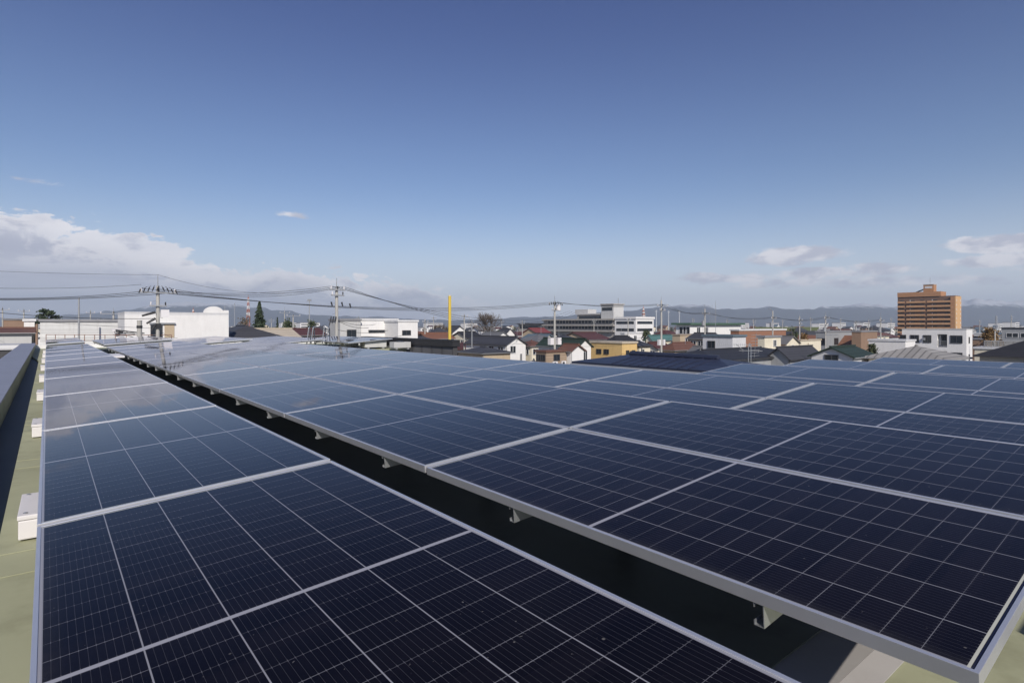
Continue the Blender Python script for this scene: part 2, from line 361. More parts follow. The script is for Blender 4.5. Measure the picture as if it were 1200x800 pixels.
# --- panels
def panel_meshes():
    d_, fl, lip = .040, .0115, .0025
    m = MB()
    m.box((0, 0, -d_), (fl, PL, 0)); m.box((PW - fl, 0, -d_), (PW, PL, 0))
    m.box((fl, 0, -d_), (PW - fl, fl, -.0003)); m.box((fl, PL - fl, -d_), (PW - fl, PL, -.0003))
    fm = m.mesh('frame', ALU, bevel=.0009)
    m = MB().box((fl - .0004, fl - .0004, -.010), (PW - fl + .0004, PL - fl + .0004, -lip)); gm = m.mesh('glass_face', GLASS)
    m = MB().box((PW / 2 - .06, PL / 2 - .04, -.034), (PW / 2 + .06, PL / 2 + .04, -.011)); jm = m.mesh('junction_box', INSUL)
    root = thing('solar_panel', 'x', 'solar panel')
    for nm, me in (('frame', fm), ('glass_face', gm), ('junction_box', jm)):
        o = bpy.data.objects.new(nm, me); COL.objects.link(o); o.parent = root
    return root
PROTO = panel_meshes(); first = [True]
def ordinal(k): return ['nearest', 'second', 'third', 'fourth', 'fifth', 'sixth', 'seventh', 'eighth', 'ninth', 'tenth', 'eleventh', 'twelfth'][k]
def put_panel(d, z, al, t0, s_, label, group):
    o = PROTO if first[0] else dup(PROTO); first[0] = False
    jit = random.uniform(-.0016, .0016)
    q = r * s_ + p * (d + t0 * math.cos(al)); o.location = (q.x, q.y, HC + z + t0 * math.sin(al) + random.uniform(-.001, .001))
    o.rotation_euler = (jit, -al + random.uniform(-.0016, .0016), TH)
    o['label'] = label; o['group'] = group
rail_sets = []
ROWS = [   # words, left edge d, height z, tilt, start s0, k range, panels across
    ('the single leftmost row beside the parapet', -.0289, -.752, .0702, 2.8078, range(-2, 9), 1),
    ('the wide row right of the dark gap', 1.659, -.7977, .0772, 2.8351, range(-1, 9), 2),
    ('the third row from the parapet', 4.6679, -.8419, .0736, 2.9868, range(-2, 9), 2),
    ('the short row behind the third row', 7.73, -.889, .0735, 3.13, range(-2, 1), 2),
    ('the short row before the last one', 10.93, -.934, .0735, 3.33, range(-2, 1), 2),
    ('the farthest short row at the right roof edge', 13.98, -.985, .0735, 2.87, range(-2, 1), 2)]
for words, d, z, al, s0, ks, across in ROWS:
    n_ = 0
    for k in ks:
        for c_ in range(across):
            side = '' if across == 1 else (' lower' if c_ == 0 else ' upper')
            put_panel(d, z, al, c_ * (PW + GAP), s0 + k * (PL + GAP), f'{ordinal(n_)}{side} dark blue solar panel along {words}', 'solar panels in the near rows')
        n_ += 1
    rail_sets.append((words, d, z, al, s0, ks, across))
s_b = 2.83 + 9 * (PL + GAP) + 1.1
FAR = [('leftmost', -.03, -.70, .07, s_b + .3, 3, 1), ('second', 1.66, -.735, .075, s_b, 3, 2), ('third', 4.67, -.78, .0735, s_b + .2, 3, 2), ('fourth', 7.75, -.81, .0735, s_b - .3, 3, 2), ('rightmost', 10.95, -.84, .0735, s_b - .6, 3, 2)]
for words, d, z, al, s0, nk, across in FAR:
    for k in range(nk):
        for c_ in range(across):
            side = '' if across == 1 else (' lower' if c_ == 0 else ' upper')
            put_panel(d, z, al, c_ * (PW + GAP), s0 + k * (PL + GAP), f'{ordinal(k)}{side} pale shining panel of the {words} block beyond the far aisle', 'solar panels beyond the far aisle')
    rail_sets.append((f'the {words} far block', d, z, al, s0, range(0, nk), across))
# --- rails: C channels across each row, on short posts
def rail_mesh(L):
    m = MB(); h, wd, th = .072, .030, .003
    for a, b_ in (((0, -th, -h), (L, 0, 0)), ((0, 0, -th), (L, wd, 0)), ((0, 0, -h), (L, wd, -h + th)), ((0, wd - th, -.016), (L, wd, -th)), ((0, wd - th, -h + th), (L, wd, -h + .016))): m.box(a, b_)
    return m.mesh('channel', GALV)
def post_mesh(hh):
    m = MB().box((-.004, -.03, -hh), (0, .07, 0)); m.box((-.06, -.04, -hh), (.05, .08, -hh + .006)); return m.mesh('foot', GALV)
for words, d, z, al, s0, ks, across in rail_sets:
    L = across * PW + (across - 1) * GAP - .012; rm = rail_mesh(L); i_ = 0
    for k in ks:
        for off in (.515, 1.70):
            sp = s0 + k * (PL + GAP) + off
            q = r * sp + p * (d + .006); zr = HC + z - .041
            t = thing('mounting_rail', f'{["first", "second"][off > 1]} rail under the {ordinal(i_)} panel of {words}', 'mounting rail', (q.x, q.y, zr), TH, 'steel rails under the panels')
            o = bpy.data.objects.new('channel', rm); COL.objects.link(o); o.parent = t; o.rotation_euler = (0, -al, 0)
            for fx in ((.42, L - .2) if across == 1 else (.85, L - .3)):
                o = bpy.data.objects.new('foot', post_mesh(zr - .078 + fx * math.sin(al) - (HC + ZF) - .0)); COL.objects.link(o); o.parent = t; o.location = (fx, .02, -.079 + fx * math.sin(al))
        i_ += 1
# --- white ballast blocks on the pale strip, every third rail
for i in range(8):
    s_ = 4.10 + i * 3.66
    q = rp(s_, -.122, ZF + .011)
    t = MB().box((0, 0, 0), (.20, .52, .104)).build('ballast_block', WHITEP, bevel=.008); t.location = q; t.rotation_euler = (0, 0, TH + random.uniform(-.015, .015))
    MB().box((-.004, -.004, .106), (.204, .524, .132)).build('lid', WHITEP, t, bevel=.006)
    m = MB(); [m.lathe((x_, y_, .1325), [(.011, 0), (.011, .004), (.006, .006)], 8) for x_ in (.03, .17) for y_ in (.04, .48)]; m.build('lid_screw', GALV, t)
    tag(t, f'white ballast block under the left edge of the leftmost row, {ordinal(i)} from the camera', 'ballast block', 'white ballast blocks along the roof edge')
t = MB().box((0, 0, 0), (.34, 1.5, .05)).build('cable_tray_cover', WHITEP, bevel=.006); t.location = rp(18.0, 1.24, -.86); t.rotation_euler = (0, 0, TH)
tag(t, 'white cable tray cover lying in the dark gap far between two panel rows', 'cable tray')
# an unseen grey cabinet outside the frame, added for its shadow on the deck
t = thing('shadow_blocker', 'unseen grey cabinet standing on the roof at the right', 'blocker', rp(-.95, 2.42, ZF), TH)
MB().box((0, 0, .05), (.46, .42, .74)).build('body', STEEL, t, bevel=.01); MB().box((.03, -.012, .09), (.43, 0, .70)).build('door', STEEL, t); MB().box((.02, .02, 0), (.44, .40, .05)).build('plinth', CONC, t)

# ------------------------------------------------------------------ town buildings
def window(parent, x, z, w, h, face, y0=0., dark=False, bars=1):
    """face 'f': on the plane y=y0 looking to -y; face 'l': on the plane x=y0 looking to -x; x runs along the wall"""
    def P(a, dpt, c): return (a, y0 - dpt, c) if face == 'f' else (y0 - dpt, a, c)
    def bx(m, a0, a1, d0, d1, c0, c1):
        q0, q1 = P(a0, d0, c0), P(a1, d1, c1); m.box(tuple(min(*t) for t in zip(q0, q1)), tuple(max(*t) for t in zip(q0, q1)))
    fw = max(.05, min(.09, w * .06)); m = MB()
    bx(m, x, x + w, .003, .09, z + h - fw, z + h); bx(m, x, x + w, .003, .12, z, z + fw)
    bx(m, x, x + fw, .003, .09, z + fw, z + h - fw); bx(m, x + w - fw, x + w, .003, .09, z + fw, z + h - fw)
    for k in range(bars): xx = x + w * (k + 1) / (bars + 1); bx(m, xx - fw / 2, xx + fw / 2, .003, .08, z + fw, z + h - fw)
    fr = m.build('window', FRAMED if dark else FRAME, parent)
    m = MB(); bx(m, x + fw, x + w - fw, .002, .03, z + fw, z + h - fw); m.build('pane', PANE, fr)
def plan(ul, uc, ur, Y, D=None, Wd=None):
    """box aligned with the street grid: near corner at image column uc and depth Y; its left face ends at ul, its front face at ur"""
    tl, tcn, tr = ((q - U0) / F for q in (ul, uc, ur)); Xc = tcn * Y
    cs, sn = math.cos(TH), math.sin(TH)
    if D is None: D = (Xc - tl * Y) / (sn + cs * tl)
    if Wd is None: Wd = (tr * Y - Xc) / (cs - sn * tr)
    return Xc, Wd, D
BUILT = {}
def house(name, label, cat, ul, uc, ur, Y, ve, vr, typ, roof, wall, wins=(), D=None, Wd=None, group=None, over=.35, eav_mat=None, dark=False):
    Xc, Wd, D = plan(ul, uc, ur, Y, D, Wd)
    t = thing(name, label, cat, (Xc, Y, 0), TH, group)
    # heights from the picture, the ridge at the middle of the plan it crosses
    ze = zat(ve, Y); ov = over
    if typ == 'r': mid = Vector((Xc, Y, 0)) + p * Wd / 2
    elif typ == 'p': mid = Vector((Xc, Y, 0)) + r * D / 2
    else: mid = Vector((Xc, Y, 0)) + p * Wd / 2 + r * D / 2
    zr = zat(vr, mid.y) if typ != 'flat' else zat(vr, Y)
    zr = max(zr, ze + .3)
    wm = WL[wall]; rm = RF[roof]
    if typ == 'flat':
        MB().box((0, 0, 0), (Wd, D, ze)).build('wall', wm, t)
        ro = MB().box((-ov * .4, -ov * .4, ze + .002), (Wd + ov * .4, D + ov * .4, zr)).build('roof', rm, t)
    elif typ == 'r':       # ridge along r: gables at front and back
        m = MB(); m.prism([(0, 0), (Wd, 0), (Wd, ze), (Wd / 2, zr - .03), (0, ze)], 0, D); m.build('wall', wm, t)
        sl = (zr - ze) / (Wd / 2); m = MB(); th = .16
        for sg in (0, 1):
            xe = -ov if sg == 0 else Wd + ov; q = [(xe, -ov, ze - ov * sl + th), (Wd / 2, -ov, zr + th), (Wd / 2, D + ov, zr + th), (xe, D + ov, ze - ov * sl + th)]
            m.solid(q, th - .01)
        ro = m.build('roof', rm, t)
        MB().box((Wd / 2 - .14, -ov - .02, zr + th - .02), (Wd / 2 + .14, D + ov + .02, zr + th + .12)).build('ridge_cap', rm, ro)
    elif typ == 'p':
        m = MB(); bmv = m
        A = [(0, 0, 0), (0, D, 0), (0, D, ze), (0, D / 2, zr - .03), (0, 0, ze)]
        V0_ = [m.bm.verts.new(q) for q in A]; V1_ = [m.bm.verts.new((Wd, q[1], q[2])) for q in A]
        m.bm.faces.new(V0_); m.bm.faces.new(V1_[::-1])
        for i in range(5): m.bm.faces.new((V0_[i], V1_[i], V1_[(i + 1) % 5], V0_[(i + 1) % 5]))
        m.build('wall', wm, t)
        sl = (zr - ze) / (D / 2); m = MB(); th = .16
        for sg in (0, 1):
            ye = -ov if sg == 0 else D + ov; q = [(-ov, ye, ze - ov * sl + th), (-ov, D / 2, zr + th), (Wd + ov, D / 2, zr + th), (Wd + ov, ye, ze - ov * sl + th)]
            m.solid(q, th - .01)
        ro = m.build('roof', rm, t)
        MB().box((-ov - .02, D / 2 - .14, zr + th - .02), (Wd + ov + .02, D / 2 + .14, zr + th + .12)).build('ridge_cap', rm, ro)
    else:                  # hip
        MB().box((0, 0, 0), (Wd, D, ze)).build('wall', wm, t)
        k = min(Wd, D) / 2; e0 = (-ov, -ov, ze); e1 = (Wd + ov, -ov, ze); e2 = (Wd + ov, D + ov, ze); e3 = (-ov, D + ov, ze)
        if Wd >= D: a = (k, D / 2, zr); b_ = (Wd - k, D / 2, zr); fs = [(e0, e1, b_, a), (e1, e2, b_), (e2, e3, a, b_), (e3, e0, a)]
        else: a = (Wd / 2, k, zr); b_ = (Wd / 2, D - k, zr); fs = [(e0, e1, a), (e1, e2, b_, a), (e2, e3, b_), (e3, e0, a, b_)]
        m = MB()
        for f_ in fs:
            m.solid([(q[0], q[1], q[2] + .14) for q in f_], .13)
        ro = m.build('roof', rm, t)
        MB().tube((a[0], a[1], zr + .14), (b_[0], b_[1], zr + .16), .13, seg=6).build('ridge_cap', rm, ro)
    if typ in ('p', 'r', 'hip'):
        gm = MB(); zg = ze + (.02 if typ == 'hip' else -ov * sl + .06)
        if typ != 'r': gm.tube((-ov, -ov - .05, zg), (Wd + ov, -ov - .05, zg), .055, seg=6)
        if typ != 'p': gm.tube((-ov - .05, -ov, zg), (-ov - .05, D + ov, zg), .055, seg=6)
        gm.tube((.08, -.07, 0), (.08, -.07, ze - .1), .04, seg=6); gm.build('rain_gutter', FRAMED if roof in ('dark', 'black') else STEEL, ro)
    if Y > 60 and Y < 180 and name == 'house':
        hr = random.Random(label)
        for k in range(hr.choice((1, 2))):
            fx = hr.uniform(.15, .8); zc = ze - hr.choice((1.9, 2.3, 4.4))
            ac = MB().box((fx * Wd - .4, -.36, zc), (fx * Wd + .4, -.05, zc + .62)).build('air_conditioner', WHITEP, t, bevel=.02); MB().lathe((0, 0, 0), [(.22, 0), (.22, .012)], 12).build('fan_grille', INSUL, ac).matrix_local = Matrix.Translation((fx * Wd - .12, -.375, zc + .31)) @ Matrix.Rotation(R(90), 4, 'X')
        if hr.random() < .45 and D > 5:
            y0 = hr.uniform(.1, .35) * D; y1 = min(D - .3, y0 + hr.uniform(2.5, 4)); zb = ze - 2.6
            m = MB().box((-1.0, y0, zb - .12), (-.004, y1, zb)); bal = m.build('balcony', wm, t); m = MB(); m.box((-1.0, y0, zb + .95), (-.95, y1, zb + 1.0))
            for k in range(int((y1 - y0) / .22)): m.box((-.99, y0 + k * .22, zb), (-.96, y0 + k * .22 + .05, zb + .95))
            m.build('balcony_rail', STEEL, bal)
    for fx, dz, w, h, face in wins:      # dz: metres from the eave down to the window's head
        Lw = Wd if face == 'f' else D
        window(t, fx * Lw - w / 2, ze - dz - h, w, h, face, 0., dark)
    BUILT[label] = (t, Wd, D, ze, zr)
    return t
def W2(face, dz=.5, w=1.6, h=1.1, fr=(.3, .7)): return [(f_, dz, w, h, face) for f_ in fr]
H = house
# left
H('white_building', 'tall windowless white hall with a rounded crest on its roof line', 'building', 138, 146, 268, 58, 368.6, 367.4, 'flat', 'white', 'white', over=.02)
t, Wd, D, ze, zr = BUILT['tall windowless white hall with a rounded crest on its roof line']
cx_ = Wd * .845; pr = [(cx_ + .98 * math.cos(a_), zr + .70 * math.sin(a_)) for a_ in [math.pi * i / 16 for i in range(17)]]
MB().prism(pr, .02, .5).build('crest', WL['white'], t)
m = MB().box((Wd * .945, .0, zr), (Wd * 1.0, .5, zr + .28)); m.build('roof_corner_block', WL['white'], t)
dr = MB().box((Wd * .36, -.06, ze - 2.35), (Wd * .452, -.003, ze - .95)).build('door', WL['tan'], t); MB().box((Wd * .22, -.25, ze - .95), (Wd * .46, -.003, ze - .80)).build('door_canopy', STEEL, t)
window(t, Wd * .23, ze - 2.3, Wd * .11, 1.25, 'f', 0, True)
H('white_building', 'long low white warehouse behind the thin railing at left', 'building', 44, 47, 141, 64, 377, 376, 'flat', 'grey', 'palewhite', D=12)
H('white_building', 'small white annex left of the long low warehouse', 'building', 25, 28, 40.5, 66, 376.5, 375.6, 'flat', 'white', 'white', D=6)
H('house', 'rusty brown roofed shed at the far left edge', 'shed', -60, -40, 37, 60, 391, 386, 'p', 'brown', 'palegrey', D=6)
H('low_building', 'grey flat roofed block behind the rusty shed', 'building', -30, 4, 44, 100, 375, 373.4, 'flat', 'grey', 'brown', D=10)
H('low_building', 'white roofed low building just beyond the parapet', 'building', -60, -50, 21, 43, 411, 405, 'flat', 'white', 'darkgrey', D=4)
H('house', 'house with a broad charcoal roof beside the tall white hall', 'house', 240, 262, 330, 66, 397, 383, 'hip', 'charcoal', 'grey', D=11)
H('house', 'house with a pale beige roof right of the charcoal roof', 'house', 296, 312, 352, 74, 398, 386.5, 'p', 'beige', 'tan', D=9)
H('house', 'house with a maroon roof behind the concrete pole in the left half', 'house', 347, 353, 382, 96, 393, 386, 'p', 'maroon', 'brown', W2('f'), D=8)
H('office_building', 'light grey block with one dark barred window behind the left centre pole', 'building', 386, 398.5, 422.7, 86, 376, 375, 'flat', 'palegrey' if 0 else 'grey', 'palegrey', [(.55, 1.3, 1.5, 1.4, 'f')], dark=True)
H('office_building', 'white two part office block with a wide dark window', 'building', 421, 423, 466, 89, 375.2, 374.4, 'flat', 'white', 'white', [(.45, 1.5, 3.2, .45, 'f')], D=10, dark=True)
H('office_building', 'white office wing with a pair of dark windows and a canopy', 'building', 465.5, 466.5, 489.5, 88, 377, 375.6, 'flat', 'white', 'white', [(.42, 1.3, 1.5, .75, 'f')], D=9, dark=True)
H('storage_shed', 'low dark panelled shed with a black flat roof just past the solar roof', 'shed', 425, 531, 536, 25, 406.2, 405.2, 'flat', 'black', 'darkgrey', over=.2)
# centre
H('house', 'white gabled house with a long dark tiled roof in the centre', 'house', 546, 593, 616, 100, 404, 395.5, 'r', 'dark', 'white', [(.34, .2, 1.3, 1.3, 'f'), (.75, 1.6, .5, 1.5, 'f'), (.12, .3, 1.6, 1.0, 'l'), (.34, .3, 1.6, 1.0, 'l'), (.55, .3, 1.8, 1.0, 'l')])
H('house', 'low house with a dark hipped roof in front of the white gabled house', 'house', 537, 566, 598, 84, 414.5, 407.5, 'hip', 'charcoal', 'tan')
H('house', 'small white gabled house with dark roof left of the bare tree', 'house', 521, 530, 547, 165, 389.5, 382.5, 'r', 'dark', 'white', W2('f', 1.0, 1.5, 1.2))
H('house', 'dark roofed house with white walls left of the yellow pole', 'house', 503, 510, 525, 150, 390, 385, 'hip', 'dark', 'white', W2('f', .4))
H('house', 'brick walled house with a rust roof behind the yellow pole', 'house', 487, 502, 532, 118, 397, 391, 'p', 'rust', 'brick', W2('f', .5, 1.5, 1.1, (.3, .7)))
H('house', 'dark gabled house with a small white gable behind the centre houses', 'house', 583, 592, 603, 175, 392, 385.5, 'r', 'dark', 'white', W2('f', .8, 1.3, 1.1, (.5,)))
H('house', 'long low house with a pale wall right of the bare tree', 'house', 553, 560, 580, 200, 387, 383.5, 'p', 'greytile', 'white')
H('house', 'tan house with a bright red roof in front of the concrete complex', 'house', 612, 630, 646, 170, 391, 385, 'p', 'red', 'tan', W2('f', .5))
H('house', 'house with a grey tiled hip roof behind the white gabled house', 'house', 608, 630, 654, 118, 400, 392.5, 'hip', 'greytile', 'white', W2('f', .5, 1.6, 1.2))
H('house', 'dark green roofed house with a tall white gable right of the transformer pole', 'house', 631, 677, 692.5, 90, 406, 398, 'r', 'darkgreen', 'white', [(.55, .8, .9, 1.6, 'f'), (.2, .5, 1.6, 1.0, 'l'), (.5, .5, 1.6, 1.0, 'l')])
H('porch_house', 'low porch with a red brown gable before the dark green roofed house', 'house', 655, 669, 684, 82, 411, 404.5, 'r', 'brown', 'white')
H('house', 'tan boarded lean-to below the dark green roof', 'house', 628, 640, 664, 80, 413, 411.6, 'flat', 'brown', 'planks', [(.3, .3, 1.0, .9, 'l'), (.7, .3, 1.0, .9, 'l'), (.5, .3, 1.2, .9, 'f')], dark=True)
H('shop_house', 'yellow flat roofed house with cream front and dark windows', 'house', 692, 729, 746.5, 92, 402.6, 400.6, 'flat', 'beige', 'yellow', [(.72, 1.0, 1.1, .8, 'l'), (.48, 1.0, 1.1, .8, 'l'), (.35, 1.1, .8, 1.0, 'f'), (.75, 1.1, .8, 1.0, 'f')], dark=True)
H('house', 'small cream house squeezed to the right of the yellow house', 'house', 745, 748, 762, 96, 405.5, 400.5, 'p', 'dark', 'cream', W2('f', .5, .9, 1.0, (.35,)), D=5)
H('house', 'broad house with a maroon roof before the concrete complex', 'house', 655, 690, 715, 142, 398, 390, 'p', 'maroon', 'tan')
H('house', 'house with a black hipped roof behind the yellow house', 'house', 706, 722, 750, 112, 403, 394, 'hip', 'black', 'grey')
H('house', 'white flat roofed house right of the black hipped roof', 'house', 727, 732, 754, 152, 391, 390, 'flat', 'white', 'white', [(.55, .5, 1.2, 1.2, 'f'), (.2, .5, 1, 1.2, 'f')])
H('house', 'house with a teal sheet roof behind the right centre pole', 'house', 757, 764, 796, 132, 398, 393.5, 'p', 'teal', 'cream')
H('house', 'brown roofed house with deep eaves right of the right centre pole', 'house', 777, 790, 820, 92, 411, 402, 'hip', 'brown', 'tan', W2('f', .4))
H('house', 'small grey gabled shed in front of the brown roofed house', 'shed', 805, 811, 830, 84, 415, 407, 'r', 'greytile', 'grey')
H('house', 'tan block between the teal roof and the white villa', 'house', 788, 797, 824, 128, 393, 391.5, 'flat', 'tan', 'tan', W2('f', .6))
H('villa', 'long white villa under a thin dark green flat roof', 'house', 792, 808, 868, 150, 380.6, 378.2, 'flat', 'green', 'white', [(.16, .6, 1.6, 2.0, 'f'), (.3, .6, 1.6, 2.0, 'f'), (.2, .5, 2.0, 1.9, 'l'), (.5, .5, 2.0, 1.9, 'l')], over=2.2)
# right
H('house', 'off-white house with one big square window and blue grey roof edge', 'house', 823.5, 858.5, 874, 76, 395, 392.6, 'flat', 'bluegrey', 'offwhite', [(.70, .55, 1.15, 1.0, 'l')], dark=True)
H('house', 'house with a wide black tiled roof under the television aerial', 'house', 815, 838, 950, 62, 424, 409.5, 'hip', 'black', 'grey', D=9)
H('house', 'narrow cream house with one white framed window', 'house', 888, 896, 915, 84, 395.6, 394.2, 'flat', 'grey', 'cream', [(.6, .35, .95, 1.0, 'f')])
H('low_building', 'long brown brick wall building with white coping', 'building', 856, 866, 921, 108, 387.5, 386.4, 'flat', 'white', 'brick')
H('house', 'house with a yellow gable and a grey tiled roof', 'house', 903, 921, 936, 112, 402.5, 394.5, 'r', 'greytile', 'cream', W2('f', .3, .8, 1, (.5,)))
H('low_building', 'low beige flat building left of the grey office', 'building', 934, 938, 962, 118, 399.5, 398, 'flat', 'beige', 'cream')
H('house', 'house with a dark brown hip roof behind the roadside pole', 'house', 939, 948, 968, 160, 397, 388.5, 'hip', 'dark', 'grey')
H('office_building', 'mid grey two storey office with paired windows', 'building', 956, 969, 1003, 128, 389.4, 387.6, 'flat', 'grey', 'grey', [(.3, 1.3, 2.2, 1.5, 'f'), (.62, 1.3, 2.2, 1.5, 'f'), (.5, 1.3, 1.8, 1.5, 'l')], dark=True)
H('office_building', 'plain brown block right of the mid grey office', 'building', 998, 1009, 1028, 122, 389, 387.8, 'flat', 'grey', 'brown')
H('low_building', 'low white wall building in front of the white apartments', 'building', 1018, 1061, 1064, 98, 400, 398.8, 'flat', 'white', 'white', Wd=5)
H('house', 'house with a dark green ribbed roof and an open gable facing left', 'house', 951, 999, 1024, 64, 418.5, 408, 'p', 'darkgreen', 'offwhite', [(.5, -.2, 1.5, 1.2, 'l')], dark=True)
H('house', 'house with a slate grey roof left of the dark green roof', 'house', 900, 924, 962, 68, 419.5, 408.5, 'p', 'dark', 'grey')
H('house', 'house with a pale ribbed hip roof in front of the white apartments', 'house', 1018, 1106, 1142, 60, 423, 406.5, 'hip', 'ribbed', 'cream', over=.6, Wd=7.6)
H('house', 'house with a black roof cut by the right edge of the picture', 'house', 1148, 1250, 1330, 58, 421, 399, 'hip', 'black', 'grey', over=.5, Wd=9)
H('low_building', 'cream garden wall building left of the black roof at right', 'building', 1142, 1172, 1177, 76, 409.5, 408, 'flat', 'white', 'cream', Wd=4)
H('low_building', 'small brown block beside the white apartments', 'building', 1139, 1151, 1153, 118, 398, 396.8, 'flat', 'grey', 'brown', Wd=5)
H('office_building', 'grey workshop at the right edge behind the slatted fence', 'building', 1174, 1216, 1225, 142, 385.5, 383.6, 'flat', 'dark', 'grey', W2('l', 1.0, 2.4, 1.2), Wd=8)
H('low_building', 'white carport left of the brown tree at right', 'building', 1141, 1154, 1155, 155, 391.5, 390.2, 'flat', 'white', 'white', W2('l', .5, 1.6, 1.6, (.3, .7)), Wd=6, dark=True)
# navy roof just past the third row
H('storage_shed', 'lower building with a broad navy metal roof just past the third panel row', 'building', 678, 862, 900, 18.2, 441, 430, 'hip', 'navy', 'darkgrey', Wd=3.0, over=.2)

X_ = [
 ('dark hipped house just left of the yellow pole base', 470, 490, 515, 108, 402, 394.5, 'hip', 'charcoal', 'tan'),
 ('rust roofed house tucked under the white office wing', 452, 470, 492, 104, 402, 396, 'p', 'rust', 'brick'),
 ('black roofed cream house between the yellow pole and the bare tree', 528, 548, 566, 132, 396, 389.5, 'p', 'black', 'cream'),
 ('grey roofed white house behind the dark tiled centre roof', 560, 580, 598, 138, 396, 389.5, 'r', 'greytile', 'white'),
 ('brown roofed house right of the white gabled house', 606, 622, 640, 104, 406, 399.5, 'hip', 'brown', 'cream'),
 ('charcoal roofed house before the red roof', 618, 640, 660, 132, 398, 391.5, 'r', 'charcoal', 'white'),
 ('grey hipped house behind the transformer pole', 640, 662, 682, 128, 400, 393, 'hip', 'dark', 'palegrey'),
 ('small brown roofed house before the teal roof', 752, 770, 786, 106, 408, 402, 'p', 'maroon', 'cream'),
 ('grey gabled house under the white villa', 806, 828, 846, 118, 397, 391, 'r', 'charcoal', 'tan'),
 ('dark roofed house behind the narrow cream house', 868, 890, 912, 128, 396, 390, 'hip', 'dark', 'white'),
 ('brown hipped house behind the plain brown block', 1000, 1022, 1042, 150, 394, 388.5, 'hip', 'brown', 'cream')]
for lab, ul, uc, ur, Y_, ve, vr, ty, rf, wl in X_:
    house('house', lab, 'house', ul, uc, ur, Y_, ve, vr, ty, rf, wl, W2('f', .4, 1.4, 1.1) + W2('l', .4, 1.4, 1.1))
def roof_aerial(u, v0, Y, lab):
    t = thing('roof_aerial', lab, 'aerial', ((u - U0) / F * Y, Y, zat(v0, Y)), random.uniform(0, 3), 'thin roof aerials'); h = random.uniform(1.6, 2.6)
    m = MB().tube((0, 0, -.6), (0, 0, h), .03, .02, 6); m.build('mast', GALV, t); m = MB().tube((-.7, 0, h - .1), (.7, 0, h - .1), .02, seg=5)
    for k in range(7): x = -.6 + k * .2; m.tube((x, -.3 + k * .02, h - .1), (x, .3 - k * .02, h - .1), .013, seg=4)
    m.build('boom', GALV, t)
for u, v0, Y, w in ((575, 391, 107, 'dark tiled centre roof'), (606, 396, 101, 'white gable in the centre'), (655, 399, 96, 'dark green centre roof'), (700, 390, 150, 'broad maroon roof'), (728, 394, 116, 'black hipped roof'), (512, 386, 152, 'dark roof left of the yellow pole'), (803, 402, 95, 'deep eaved brown roof'), (928, 395, 114, 'yellow gabled house'), (974, 408, 66, 'dark green gable at right'), (486, 395, 110, 'charcoal roof near the office wing'), (634, 392, 136, 'charcoal roof before the red roof'), (1022, 389, 154, 'brown roof by the brown block')):
    roof_aerial(u, v0, Y, 'thin roof aerial over the ' + w)
t, Wd, D, ze, zr = BUILT['lower building with a broad navy metal roof just past the third panel row']
k_ = Wd / 2; m = MB()
for i in range(int((D - Wd) / .42)):
    y = k_ + .1 + i * .42; a = Vector((-.2, y, ze + .145)); b_ = Vector((k_, y, zr + .145)); m.tube(a, b_, .022, seg=5)
m.build('roof_rib', RF['navy'], t)
